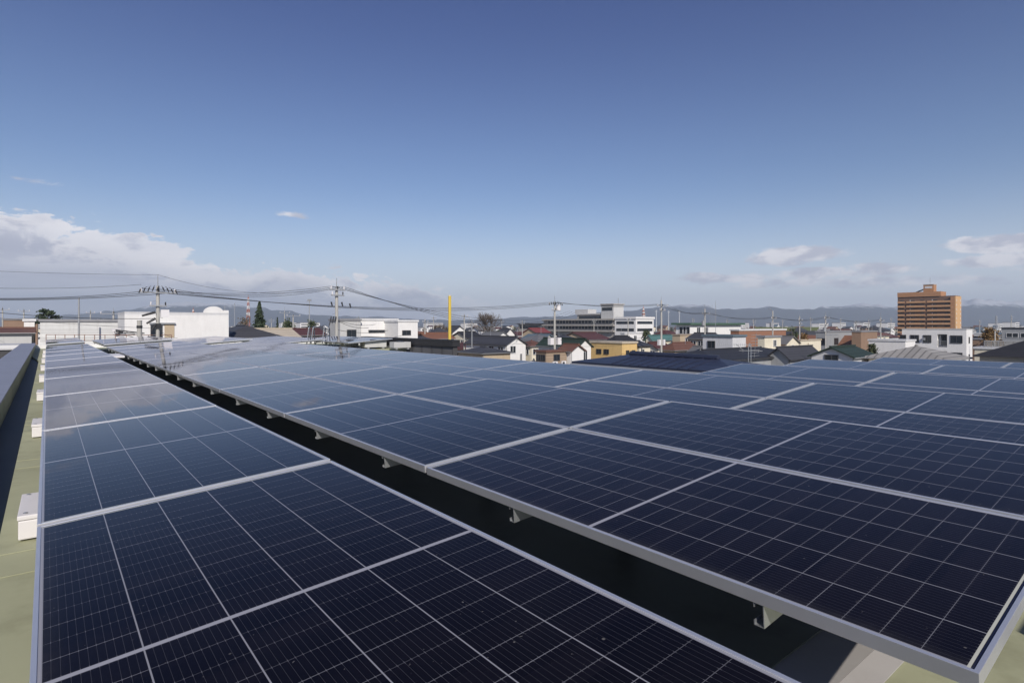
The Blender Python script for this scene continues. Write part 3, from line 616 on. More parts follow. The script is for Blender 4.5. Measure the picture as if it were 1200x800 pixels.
# --- concrete complex far in the centre
def complex_():
    Y = 250; Xc, Wd, D = plan(636, 745, 766, Y)
    t = thing('civic_building', 'long three storey concrete complex with a square tower in the far centre', 'building', (Xc, Y, 0), TH)
    z1, z2, z3 = zat(389, Y), zat(381, Y), zat(373.5, Y)
    MB().box((.6, .6, 0), (Wd, D, z3 - .4)).build('wall', WL['concrete'], t)
    for z_ in (zat(388, Y), zat(380.8, Y), zat(373.6, Y)):
        MB().box((-.8, 12, z_ - .45), (Wd, D, z_ + .25)).build('balcony', WL['concrete'], t)
    wx = MB().box((0, 0, 0), (Wd, 11.9, z3)).build('white_wing', WL['white'], t)
    for z_ in (zat(387.5, Y), zat(379, Y)):
        m = MB().box((1, -.1, z_ - .2), (Wd - 1, -.003, z_ + 1.0)); m.build('window_band', PANE, wx)
        m = MB().box((-.1, 1, z_ - .2), (-.003, 10.9, z_ + 1.0)); m.build('window_band', PANE, wx)
    MB().box((-.4, -.4, z3 + .003), (Wd + .4, 11.7, z3 + .9)).build('roof_edge', WL['white'], wx)
    yb = 14
    for fl, z_ in enumerate((zat(388, Y), zat(380.8, Y))):
        for k in range(20):
            y0 = yb + k * (D - yb - 3) / 20; m = MB().box((.50, y0, z_ + .8), (.597, y0 + (D - yb) / 20 * .72, z_ + 2.3)); m.build('window', PANE, t)
    lw = MB().box((2, D + .01, 0), (14, D + 22, zat(381, Y) + .3)).build('low_wing', WL['concrete'], t); MB().box((1.2, D + .01, zat(381, Y) + .31), (15, D + 22.5, zat(381, Y) + 1.0)).build('roof', RF['charcoal'], lw)
    MB().box((1.9, D + 1, zat(381, Y) - 1.9), (1.997, D + 21, zat(381, Y) - .4)).build('window_band', PANE, lw)
    # upper penthouse floor and tower
    zp = zat(367.5, Y)
    ph = MB().box((2, 20, z3 - .3), (Wd - 2, D * .62, zp)).build('penthouse', WL['concrete'], t); MB().box((1.4, 19.4, zp + .003), (Wd - 1.4, D * .63, zp + .6)).build('roof_edge', WL['palegrey'], ph)
    MB().box((1.9, 21, zp - 1.9), (1.997, D * .6, zp - .7)).build('window_band', PANE, ph)
    tz = zat(355.8, Y)
    tw = MB().box((1, 13.5, z3), (8, 21, tz)).build('tower', WL['palegrey'], t)
    MB().box((.88, 14.2, tz - 2.6), (.997, 20.3, tz - 1.2)).build('window_band', PANE, tw); MB().box((.6, 13.1, tz + .002), (8.4, 21.4, tz + .5)).build('roof_edge', WL['concrete'], tw)
    MB().box((3, D * .52, zp + .61), (9, D * .66, zat(362.5, Y + 30))).build('plant_room', WL['palegrey'], t)
    MB().tube((6, 15, tz + .5), (6, 15, tz + 3.2), .12).build('mast', STEEL, t)
complex_()

# --- brick apartment tower
def tower_block():
    Y = 372; Xc, Wd, D = plan(1051, 1120, 1126.5, Y)
    t = thing('apartment_tower', 'tall orange brick apartment tower with rows of balconies at right', 'building', (Xc, Y, 0), TH)
    BR = mat('orange_brick', (.43, .225, .115), .85, 0, .06, .6, .1, stripes=('z', .5, .25), dirt=.15); BRL = mat('sunlit_brick', (.60, .37, .18), .85, 0, .05, .6, .1, dirt=.1); BRB = mat('balcony_brick', (.50, .285, .15), .85, 0, .08, .4, .1, dirt=.2); DK = mat('recess_wall', (.17, .105, .075), .9)  # second brick is the lighter copy, sun on the side painted in
    ztop = zat(346, Y); fh = 2.92; nfl = int(ztop // fh)
    yl = 9.0
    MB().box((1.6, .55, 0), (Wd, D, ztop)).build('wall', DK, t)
    st = MB().box((0, 0, 0), (Wd, .5, ztop - .4)).build('stair_block', BRL, t)
    MB().box((0.0, .55, 0), (1.5, 2.8, ztop - .6)).build('pier', BR, t)
    cols = [(2.9, D * .47), (D * .50, D * .83), (D * .86, D - .4)]
    zt2 = zat(342.6, Y)
    MB().box((1.0, D * .25, ztop), (Wd, D, zt2 + 1.2)).build('top_storey', BR, t)
    for k in range(nfl):
        z_ = k * fh + 1.2
        for a, b_ in cols:
            if z_ > ztop - 2.5 and a < 10: a = D * .12
            MB().box((.0, a, z_ - .1), (1.55, b_, z_ + .12)).build('floor_slab', BR, t)
            MB().box((-.12, a, z_ + .12), (.06, b_, z_ + 1.32)).build('balcony', BRB, t)
            nW = max(1, int((b_ - a) / 4.6))
            for j in range(nW):
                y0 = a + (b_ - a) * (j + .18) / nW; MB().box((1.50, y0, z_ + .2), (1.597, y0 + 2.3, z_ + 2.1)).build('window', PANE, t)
                MB().box((1.42, y0 + 2.5, z_ + .2), (1.594, y0 + 2.9, z_ + 2.2)).build('curtain', FRAME, t) if j % 2 else None
        for xx in (1.5, Wd - 2.4): MB().box((xx, -.07, z_ + .6), (xx + .9, -.003, z_ + 1.9)).build('window', FRAME, st)
        MB().box((Wd + .003, .4, z_ + .1), (Wd + 1.2, 5.2, z_ + 1.2)).build('balcony', BR, st)
    zt = zat(332, Y); w2 = MB().box((2, D * .375, zt2 + 1.21), (8, D * .55, zt)).build('water_tower', BR, t)
    MB().box((1.7, D * .37, zt + .003), (8.3, D * .555, zt + .4)).build('roof_edge', WL['palegrey'], w2)
    MB().box((1.9, D * .40, zt - 2.4), (1.997, D * .525, zt - 1.0)).build('pale_panel', WL['offwhite'], w2)
    m = MB(); m.face([(4, D * .56, zt2 + 1.21), (8, D * .56, zt2 + 1.21), (8, D * .72, zt2 + 1.21), (4, D * .72, zt2 + 1.21)])
    m.bm.clear(); m.solid([(3.5, D * .557, zt2 + 3.4), (7.5, D * .557, zt2 + 3.4), (7.5, D * .69, zt2 + 1.5), (3.5, D * .69, zt2 + 1.5)], .25); m.build('stair_roof', RF['dark'], t)
    MB().tube((5, D * .46, zt + .4), (5, D * .46, zt + 5), .09).build('mast', STEEL, t)
tower_block()

# --- white apartments
def white_apts():
    Y = 108; Xc, Wd, D = plan(1057, 1132.5, 1139.5, Y)
    t = thing('apartment_building', 'white three storey apartment block with a recessed balcony in front of the orange tower', 'building', (Xc, Y, 0), TH)
    zt = zat(386.2, Y); wm = WL['white']; fh = 3.25
    m = MB()
    b0, b1 = D * .285, D * .435              # recessed balcony bay
    m.box((0, 0, 0), (Wd, b0, zt)); m.box((0, b1, 0), (Wd, D, zt)); m.box((1.4, b0 + .001, 0), (Wd, b1 - .001, zt - .9)); m.box((0, b0 + .001, zt - .9), (1.39, b1 - .001, zt))
    for k in (1, 2): m.box((0, b0 + .001, zt - .9 - fh * k + .0), (1.39, b1 - .001, zt - .9 - fh * k + .75))
    m.build('wall', wm, t)
    MB().box((-.06, -.06, zt + .002), (Wd + .06, D + .06, zt + .14)).build('roof_edge', WL['palegrey'], t)
    for k in (0, 1, 2):
        zz = zt - 1.05 - fh * k - 1.55
        for f0, w in ((.055, 1.9), (.525, 1.35), (.72, 1.5), (.93, 1.1)): window(t, D * f0, zz, w, 1.5, 'l', 0, True)
        window(t, b0 + .3, zz - .5, b1 - b0 - .6, 2.1, 'l', 1.4, True)
        m = MB()
        for j in range(9): y = b0 + .1 + j * (b1 - b0 - .2) / 8; m.box((.06, y - .012, zz - .45), (.09, y + .012, zz + .35))
        m.box((.05, b0 + .02, zz + .36), (.10, b1 - .02, zz + .41)); m.build('railing', STEEL, t)
        window(t, Wd * .35, zz, .6, 1.2, 'f', 0, True)
    MB().box((-.45, D * .62, zt - 2.1), (-.003, D * .66, zt - 1.65)).build('vent_hood', STEEL, t)
white_apts()

# --- distant houses, built once per kind and copied
def far_kind(label, roof, wall, typ, w, d_, ze, zr):
    t = thing('distant_house', label, 'house', (0, 0, 0), TH, 'small houses far across the town')
    if typ == 'r':
        MB().prism([(0, 0), (w, 0), (w, ze), (w / 2, zr - .05), (0, ze)], 0, d_).build('wall', WL[wall], t)
        m = MB(); sl = (zr - ze) / (w / 2)
        for xe in (-.5, w + .5): m.solid([(xe, -.4, ze - .5 * sl + .2), (w / 2, -.4, zr + .2), (w / 2, d_ + .4, zr + .2), (xe, d_ + .4, ze - .5 * sl + .2)], .18)
        m.build('roof', RF[roof], t)
    elif typ == 'flat':
        MB().box((0, 0, 0), (w, d_, ze)).build('wall', WL[wall], t); MB().box((-.2, -.2, ze + .003), (w + .2, d_ + .2, zr)).build('roof', RF[roof], t)
    else:
        MB().box((0, 0, 0), (w, d_, ze)).build('wall', WL[wall], t); m = MB(); k = d_ / 2
        e = [(-.5, -.5, ze), (w + .5, -.5, ze), (w + .5, d_ + .5, ze), (-.5, d_ + .5, ze)]; a = (k, d_ / 2, zr); b_ = (w - k, d_ / 2, zr)
        for f_ in ((e[0], e[1], b_, a), (e[1], e[2], b_), (e[2], e[3], a, b_), (e[3], e[0], a)): m.solid([(q[0], q[1], q[2] + .15) for q in f_], .14)
        m.build('roof', RF[roof], t)
    m = MB()
    for z_ in ([ze - 1.9] if ze < 4.5 else [ze - 1.9, ze - 4.6]):
        for q in (.22, .62): m.box((w * q, -.05, z_), (w * q + 1.7, -.004, z_ + 1.2))
        for q in (.22, .62): m.box((-.05, d_ * q, z_), (-.004, d_ * q + 1.7, z_ + 1.2))
    m.build('window', PANE, t)
    return t
KINDS = [('dark', 'white', 'r', 'with dark tiled roof and white gable'), ('greytile', 'cream', 'hip', 'with grey hipped roof and cream walls'), ('brown', 'tan', 'r', 'with brown roof and tan gable'), ('charcoal', 'palegrey', 'hip', 'with charcoal hipped roof and grey walls'), ('maroon', 'white', 'hip', 'with maroon hipped roof and white walls'),
         ('white', 'white', 'flat', 'shaped as a white flat roofed block'), ('grey', 'palegrey', 'flat', 'shaped as a grey flat roofed block'), ('bluegrey', 'white', 'r', 'with blue grey roof and white gable'), ('dark', 'brown', 'hip', 'with dark hipped roof and brown walls'), ('rust', 'cream', 'r', 'with rust red roof and cream gable')]
protos = []
for rf, wl, ty, words in KINDS:
    ze = random.uniform(4.6, 5.8); protos.append([far_kind('small far off town house ' + words, rf, wl, ty, random.uniform(8, 12), random.uniform(7, 9), ze, ze + (.5 if ty == 'flat' else random.uniform(1.7, 2.3))), False])
far_pos = []
def far_put(u, Y):
    if any(abs((u - U0) / F * Y - x) < 11 and abs(Y - y) < 9 for x, y in far_pos): return
    k = random.randrange(len(protos)); pr = protos[k]
    o = pr[0] if not pr[1] else dup(pr[0]); pr[1] = True
    X = (u - U0) / F * Y; far_pos.append((X, Y)); o.location = (X, Y, 0); o.rotation_euler = (0, 0, TH + random.choice((0, 0, 0, .12, -.15)))
    s_ = random.uniform(.85, 1.15); o.scale = (s_, s_, random.uniform(.88, 1.12) * (1 + max(0, Y - 300) / 2500))
for Y0, Y1, cnt in ((120, 150, 26), (185, 240, 46), (260, 360, 66), (380, 700, 80), (700, 1300, 70)):
    for i in range(cnt):
        u = -20 + 1240 * (i + random.random()) / cnt; Y = random.uniform(Y0, Y1)
        if Y < 160 and (1040 < u or u < 350 or 690 < u < 780): continue
        if 250 > Y > 150 and 600 < u < 770: continue
        far_put(u, Y)
# bigger white blocks on the horizon
for i, (u, Y, w, h) in enumerate([(1012, 900, 26, 13), (1040, 820, 30, 12), (985, 1000, 22, 13), (960, 1100, 40, 12), (905, 1250, 30, 13), (870, 900, 20, 12), (440, 900, 30, 13), (352, 700, 24, 12), (330, 1000, 30, 13), (1170, 1000, 40, 12), (680, 1300, 50, 15), (545, 1000, 26, 12), (1190, 800, 25, 13), (500, 1200, 40, 13), (15, 900, 40, 13), (80, 1100, 30, 13)]):
    t = thing('distant_block', 'white flat roofed block on the horizon of the town', 'building', ((u - U0) / F * Y, Y, 0), TH, 'white blocks on the horizon')
    MB().box((0, 0, 0), (w, 14, h)).build('wall', WL['white'], t); MB().box((-.3, -.3, h + .01), (w + .3, 14.3, h + .7)).build('roof', RF['grey'], t)
    m = MB(); [m.box((1, -.08, h - 2.6 - 3 * k), (w - 1, -.004, h - 1.3 - 3 * k)) for k in range(3)]; m.build('window_band', PANE, t)

# ------------------------------------------------------------------ trees
BARK = mat('bark', (.10, .075, .055), .9, 0, .2, 4, .5)
def leafmat(nm, c, c2):
    M = bpy.data.materials.new(nm); M.use_nodes = True; g = N(M.node_tree); b = M.node_tree.nodes['Principled BSDF']; b.inputs['Roughness'].default_value = .7
    t = g.new('ShaderNodeTexCoord').outputs['Object']; g.put(b.inputs['Base Color'], g.mix(g.step(.3, .7, g.noise(t, .9, 4)), c, c2)); return M
LEAF = {'conifer': leafmat('needles', (.022, .040, .020), (.05, .07, .03)), 'ever': leafmat('evergreen', (.035, .055, .022), (.075, .085, .032)), 'dry': leafmat('dry_leaves', (.16, .09, .03), (.24, .15, .05)), 'scrub': leafmat('winter_scrub', (.10, .075, .045), (.16, .12, .07))}
def leaf(m, c, s_):
    q = Vector((random.gauss(0, 1), random.gauss(0, 1), random.gauss(0, 1))).normalized(); a = q.orthogonal().normalized() * s_; b_ = q.cross(a).normalized() * s_ * random.uniform(.4, .8)
    m.face([c - a, c + b_ * .8, c + a, c - b_ * .8])
def tree(label, u, Y, vt, w, kind, leaf_s=.3, cnt=1400, name='tree', vb=None):
    X = (u - U0) / F * Y; zt = zat(vt, Y); t = thing(name, label, 'tree', (X, Y, 0), random.uniform(0, 6))
    m = MB(); m.tube((0, 0, 0), (0, 0, zt * .9), w * .05 + .12, .04, 8)
    f_ = MB()
    if kind == 'conifer':
        z0 = zt * .25
        for i in range(cnt):
            k = random.random() ** 1.3; z_ = z0 + (zt - z0) * k; tier = (z_ * 1.1) % 1.0
            rad = w / 2 * (1 - k) ** .85 * (.55 + .45 * (1 - tier)) * random.uniform(.35, 1.05); a_ = random.uniform(0, 6.283)
            a_ = round(a_ * 2) / 2 + random.gauss(0, .12)
            leaf(f_, Vector((math.cos(a_) * rad, math.sin(a_) * rad, z_ - rad * .25)), leaf_s)
        for i in range(26):
            k = i / 26; z_ = z0 + (zt - z0) * k; a_ = i * 2.4; m.tube((0, 0, z_), (math.cos(a_) * w * .4 * (1 - k), math.sin(a_) * w * .4 * (1 - k), z_ - .2), .05, .015, 5)
    elif kind == 'pine':
        for i in range(11):
            a_ = i * 2.4; z_ = zt * (.80 + .19 * (i / 10)); rad = w / 2 * (1.05 - .75 * i / 10); c_ = Vector((math.cos(a_) * rad, math.sin(a_) * rad, z_))
            m.tube((0, 0, z_ - .5), c_, .09, .03, 5)
            for j in range(cnt // 11): leaf(f_, c_ * random.uniform(.75, 1.05) * 1 + Vector((random.gauss(0, .35), random.gauss(0, .35), abs(random.gauss(0, .16)))), leaf_s) if 0 else leaf(f_, Vector((c_.x * random.uniform(.6, 1.1) + random.gauss(0, .3), c_.y * random.uniform(.6, 1.1) + random.gauss(0, .3), c_.z + random.gauss(0, .14))), leaf_s)
    else:
        cl = []
        for i in range(16):
            a_ = random.uniform(0, 6.283); k = random.uniform(.45, .97); rad = w / 2 * math.sin(min(1, (1.03 - k) * 2.4) * 1.57) * random.uniform(.3, .85); cl.append(Vector((math.cos(a_) * rad, math.sin(a_) * rad, zt * k)))
            m.tube((0, 0, zt * k * .7), cl[-1], .08, .02, 5)
        for i in range(cnt):
            c_ = random.choice(cl); leaf(f_, c_ + Vector((random.gauss(0, w * .1), random.gauss(0, w * .1), random.gauss(0, w * .09))), leaf_s)
    m.build('trunk', BARK, t); f_.build('crown', LEAF.get(kind, LEAF['conifer']), t); return t
tree('tall dark conifer right of the red and white mast', 304, 125, 353.5, 6.4, 'conifer', .30, 3000, 'conifer_tree')
tree('flat crowned pine on the skyline at far left', 56, 95, 363.5, 4.0, 'pine', .2, 1500, 'pine_tree')
tree('small pointed evergreen right of the tall conifer', 325, 128, 372, 2.2, 'conifer', .2, 900, 'conifer_tree')
tree('rounded evergreen behind the beige roof', 338, 118, 373.5, 4.0, 'ever', .26, 1300)
tree('low evergreen hump under the tall thin mast', 366, 150, 376, 4.2, 'ever', .28, 900)
tree('bare brown thicket left of the tall conifer', 288, 140, 372, 6.0, 'scrub', .22, 1200)
tree('rust brown rounded tree between the white apartments and the grey workshop', 1161, 118, 385, 4.2, 'dry', .26, 1500)
tree('dark clipped evergreen beside the white house right of the concrete complex', 757, 140, 387, 3.0, 'ever', .24, 800)
tree('dark shrub tree beside the low white wall building', 1021, 96, 403, 2.6, 'ever', .2, 700)
tree('yellowish shrub tree left of the dark brown hip roof', 942, 120, 391, 2.4, 'dry', .2, 600)
tree('dark evergreen in front of the grey tiled roof with a yellow gable', 929, 135, 384.5, 3.0, 'ever', .24, 700)
far_trees = [tree('small brown winter tree among the far houses', 455, 180, 383, 4.5, 'scrub', .28, 500), tree('small dark evergreen among the far houses', 585, 185, 385, 3.5, 'ever', .28, 500), tree('small rust leaved tree among the far houses', 880, 190, 384, 4, 'dry', .28, 450)]
for ft in far_trees: ft['group'] = 'small trees among the far houses'
for i in range(42):
    ft = random.choice(far_trees); o = dup(ft); Y = random.uniform(150, 520); u = random.uniform(300, 1190)
    if 700 < u < 780 and Y < 260: continue
    o.location = ((u - U0) / F * Y, Y, 0); o.rotation_euler = (0, 0, random.uniform(0, 6)); k_ = random.uniform(.6, 1.0); o.scale = (k_ * 1.2, k_ * 1.2, k_)
def bare_tree(label, u, Y, vt, w):
    X = (u - U0) / F * Y; zt = zat(vt, Y); t = thing('bare_tree', label, 'tree', (X, Y, 0)); m = MB(); tw = MB(); h0 = zt * .42
    m.tube((0, 0, 0), (0, 0, h0), .42, .34)
    def grow(a, d_, L, rr, lev):
        b_ = a + d_ * L; (m if lev < 3 else tw).tube(a, b_, rr, rr * .62, 5, False)
        if lev >= 6: return
        for i in range(3 if lev < 5 else 2):
            q = (d_ + Vector((random.gauss(0, .42), random.gauss(0, .42), random.gauss(.10, .22)))).normalized(); grow(b_, q, L * random.uniform(.62, .84), rr * .6, lev + 1)
    for i in range(9):
        a_ = i * .7 + random.uniform(-.2, .2); tilt = random.uniform(.1, .95); grow(Vector((0, 0, h0 * random.uniform(.8, 1))), Vector((math.cos(a_) * tilt, math.sin(a_) * tilt, 1)).normalized(), (zt - h0) * .30, .17, 1)
    m.build('trunk', BARK, t); tw.build('crown', BARK, t)
bare_tree('big bare fan shaped winter tree on the skyline', 571, 190, 364, 8)
bare_tree('distant bare tree low between the yellow pole and the houses', 517, 240, 378, 5)
# strip of pale green field at the right
m = MB(); Y = 300; m.solid([((888 - U0) / F * Y, Y, .5), ((946 - U0) / F * Y, Y, .5), ((960 - U0) / F * 380, 380, 8.4), ((884 - U0) / F * 380, 380, 8.4)], .4)
o = m.build('terrain', mat('grass_bank', (.13, .15, .05), .9, 0, .15, .3)); struct(o)

# ------------------------------------------------------------------ poles and masts
ANCH = {}
def pole(key, label, u, Y, vt, rad=.16, arms=((.35, 1.9),), trans=0, spike=1.2, steps=False, mat_=None):
    X = (u - U0) / F * Y; zt = zat(vt, Y); t = thing('utility_pole', label, 'utility pole', (X, Y, 0), TH, 'utility poles over the town')
    MB().tube((0, 0, 0), (0, 0, zt), rad * 1.25, rad * .8, 12).build('shaft', mat_ or CONC, t, smooth=False)
    if spike: MB().tube((0, 0, zt), (0, 0, zt + spike), .035, .02, 6).build('ground_wire_spike', STEEL, t)
    pts = []
    for dz, L in arms:
        a = MB().box((-L / 2, -rad - .12, zt - dz - .05), (L / 2, -rad - .02, zt - dz + .05)); a.box((-.06, -rad - .02, zt - dz - .04), (.06, rad, zt - dz + .04)); a.build('crossarm', STEEL, t)
        n_ = 3 if L > 1.2 else 2
        for i in range(n_):
            x = -L / 2 + .1 + (L - .2) * i / (n_ - 1)
            MB().lathe((x, -rad - .07, zt - dz + .05), [(.03, 0), (.06, .05), (.045, .09), (.065, .13), (.045, .17), (.06, .21), (.02, .27)], 8).build('insulator', INSUL if i % 2 else WHITEP, t)
            pts.append(Vector((X, Y, zt - dz + .3)) + p * x - r * (rad + .07))
    for i in range(trans):
        z_ = zt - 2.0 - .0 * i; sx = (-1, 1)[i % 2]
        MB().lathe((sx * (rad + .34), 0, z_ - .9), [(.24, 0), (.28, .04), (.28, .72), (.29, .76), (.2, .84), (.06, .9), (.05, 1.05)], 12).build('transformer', STEEL, t)
        MB().box((sx * .1 - .02, -.05, z_ - .95), (sx * (rad + .34) + .02, .05, z_ - .88)).build('bracket', STEEL, t)
    if steps:
        m = MB()
        for i in range(14):
            z_ = zt - 1.2 - i * .45; sx = 1 if i % 2 else -1; m.tube((0, 0, z_), (sx * (rad + .2), 0, z_), .012, seg=5)
        m.build('step_bolt', STEEL, t)
    ANCH[key] = pts; ANCH[key + '_m'] = [Vector((X, Y, zt - k)) for k in (2.6, 3.4, 4.4, 5.4)]; ANCH[key + '_t'] = Vector((X, Y, zt + (spike or 0)))
    return t, X, Y, zt
def switchgear(t, z, n_, spread, m_=INSUL):
    for i in range(n_):
        x = -spread + 2 * spread * i / (n_ - 1); zz = z + .25 * math.cos(x / spread * 1.4); q = MB(); q.tube((x, -.25, zz), (x + .12 * (1 if x > 0 else -1), -.3, zz - .32), .055, .035, 7); q.tube((x, -.2, zz + .04), (x * .82, -.15, zz + .12), .02, seg=5); q.build('cutout_switch', m_, t)
t, X, Y, zt = pole('a', 'tall concrete utility pole in front of the white hall, crowded with switches', 185, 46, 335, .15, ((.55, 2.5), (1.6, 1.2)), 0, .9, True)
switchgear(t, zt - .35, 9, 1.2)
for k in range(3): MB().tube((-.2, -.2, zt - 2.1 - .5 * k), (-1.1 + .3 * k, -.3, zt - 2.4 - .6 * k), .10, .07, 8).build('cable_joint', INSUL, t)
MB().box((.18, -.3, zt - 2.5), (.75, .1, zt - 1.9)).build('equipment_box', WHITEP, t); MB().box((-.2, -.22, zt - 3.4), (.2, .22, zt - 3.0)).build('clamp_band', INSUL, t)
t, X, Y, zt = pole('b', 'concrete utility pole with paired insulators in front of the light grey block', 394.5, 48, 338.5, .15, ((.1, 1.3), (.55, 1.1)), 0, .9, True)
m = MB()
for x, z_ in ((-.55, -1.1), (.35, -1.1), (1.05, -1.2)): m.tube((x, -.2, zt + z_), (x + .1, -.2, zt + z_ - .35), .07, .05, 7)
m.build('hanging_insulator', INSUL, t)
m = MB(); [m.tube((-.15 - .2 * k, -.25, zt - 2.3), (-.25 - .25 * k, -.28, zt - 2.7 - .2 * k), .05, .03, 7) for k in range(3)]; m.build('cable_joint', INSUL, t)
t, X, Y, zt = pole('c', 'concrete utility pole with a pale transformer in front of the green roofed house', 650, 84, 354, .16, ((.35, 2.8), (1.2, 1.5)), 0, 1.0, True)
switchgear(t, zt - .2, 7, 1.2)
MB().lathe((.75, 0, zt - 1.25), [(.3, 0), (.36, .05), (.36, .75), (.3, .85), (.08, .9)], 12).build('transformer', WHITEP, t)
for sx in (-1, 1): MB().box((sx * .75 - .33, -.3, zt - 6.2), (sx * .75 + .33, .3, zt - 5.2)).build('transformer_box', WHITEP, t)
t, X, Y, zt = pole('d', 'slim concrete utility pole with two white boxes right of the yellow house', 775, 90, 352, .15, ((.9, 2.6), (1.6, 1.4)), 0, .6, True)
for sx in (-1, 1): MB().box((sx * .55 - .2, -.2, zt - 7.0), (sx * .55 + .2, .2, zt - 6.1)).build('equipment_box', WHITEP, t)
pole('e', 'pole with a short arm in front of the long white villa', 826, 100, 362, .13, ((.9, 2.2),), 1, .8)
t, X, Y, zt = pole('f', 'pole with an angled street lamp arm behind the brown brick wall', 905.5, 100, 364, .12, ((1.4, 1.8),), 1, 0); MB().tube((0, 0, zt - .1), (-.9, 0, zt + .25), .04).build('lamp_arm', STEEL, t); MB().box((-1.35, -.1, zt + .2), (-.85, .1, zt + .32)).build('lamp_head', STEEL, t)
pole('g', 'dark pole between the brick wall and the grey office', 937, 120, 371, .13, ((.8, 1.8), (1.6, 1.4)), 0, .5)
pole('h', 'pole with a wide crossarm in front of the grey office', 967.5, 104, 370, .13, ((.5, 2.2), (1.6, 1.4)), 1, .7)
pole('i', 'pole with a thin crossarm left of the orange tower', 1032, 112, 372, .13, ((.7, 2.4),), 1, .9)
pole('j', 'pole with stacked arms behind the grey office', 1003, 140, 376, .13, ((.3, 2.6), (1.1, 1.8)), 0, .3)
pole('k', 'thin pole rising behind the dark tiled centre roof', 544, 110, 369, .13, ((.3, 1.4),), 0, .3)
pole('l', 'dark thin pole between the yellow pole and the white gabled house', 553, 95, 376, .10, (), 0, .4, mat_=STEEL)
pole('m', 'pole right of the rust roof near the white office wing', 498, 120, 374, .13, ((.6, 1.4),), 0, .3)
pole('n', 'low pole with a crossarm behind the beige roof', 343.5, 110, 369, .13, ((.2, 2.6),), 0, .2)
pole('o', 'thin pole behind the rounded evergreen', 333.5, 150, 364, .12, ((.6, 2.6),), 0, 1.0)
pole('q', 'pole with crowded arm at the right end of the long low warehouse', 133, 78, 365, .14, ((.3, 3.0),), 0, .5)
pole('s', 'far pole with a wide arm at the left edge', 28, 110, 363, .12, ((.3, 1.8),), 0, .3)
pole('v', 'far crossarm pole cut by the left edge of the picture', 3, 105, 361, .12, ((.3, 2.0),), 0, .3)
pole('w', 'slim pole rising from the middle of the long low warehouse', 92.5, 62.5, 349, .10, (), 0, 0, mat_=STEEL)
pole('x', 'thin grey pole behind the pine at left', 106, 120, 364, .12, ((.5, 1.6),), 0, .3)
pole('y', 'pole standing before the right end of the concrete complex', 736, 130, 373, .12, ((.4, 1.4),), 0, .3)
pole('z', 'pole right of the white carport', 1166, 105, 388, .12, (), 0, .2, mat_=CONC)
fp, _x, _y, _z = pole('far', 'distant slim utility pole rising among the far houses', 420, 210, 371, .13, ((.5, 2.0), (1.2, 1.5)), 0, .6); fp['group'] = 'distant poles among the far houses'
for u, Y in ((508, 190), (588, 240), (612, 170), (676, 300), (696, 200), (812, 230), (852, 190), (883, 170), (917, 230), (950, 200), (985, 260), (1018, 190), (1044, 230), (1148, 210), (1185, 180), (365, 230), (318, 210), (225, 220), (66, 190), (118, 210)):
    o = dup(fp); o.location = ((u - U0) / F * Y, Y, 0); k_ = random.uniform(.86, 1.0); o.scale = (1, 1, k_)
# short thick pole by the hall
t = thing('concrete_post', 'short thick concrete post with a dark band left of the switch pole', 'post', ((163.5 - U0) / F * 44, 44, 0), TH)
zt = zat(376, 44); MB().tube((0, 0, 0), (0, 0, zt), .19, .17, 12).build('shaft', CONC, t); MB().tube((0, 0, zt - .55), (0, 0, zt - .35), .2, .2, 12).build('band', INSUL, t); MB().tube((0, 0, zt - .005), (0, 0, zt + .06), .2, .15, 12).build('cap', CONC, t)
# junction bracket with drop wires left of it
t = thing('cable_bracket', 'white bracket with tangled service cables left of the short concrete post', 'bracket', ((136 - U0) / F * 50, 50, 0), TH)
z_ = zat(385, 50); MB().tube((0, 0, 0), (0, 0, z_ - .5), .09, .08).build('shaft', CONC, t); MB().prism([(-.35, z_), (.35, z_), (.22, z_ - .75), (-.05, z_ - .9)], -.12, .12).build('bracket_plate', WHITEP, t)
m = MB()
for k in range(9): a = Vector((random.uniform(-.3, .3), -.2, z_ - random.uniform(0, .6))); b_ = a + Vector((random.uniform(.3, 2.2), -.1, random.uniform(-.5, .3))); m.tube(a, b_, .05 if k % 3 == 0 else .02, seg=5)
m.build('service_cable', CABLE, t)
# yellow pole
Y = 60; t = thing('sign_pole', 'tall plain yellow pole standing up over the roofs', 'pole', ((527 - U0) / F * Y, Y, 0))
zt = zat(347, Y); MB().tube((0, 0, 0), (0, 0, zt), .165, .155, 16).build('shaft', mat('yellow_paint', (.64, .47, .07), .5, 0, .05, 1, dirt=.2), t, smooth=False); MB().lathe((0, 0, zt), [(.158, 0), (.15, .06), (.08, .11), (.01, .13)], 16).build('cap', mat('pole_cap', (.55, .50, .35), .6), t)
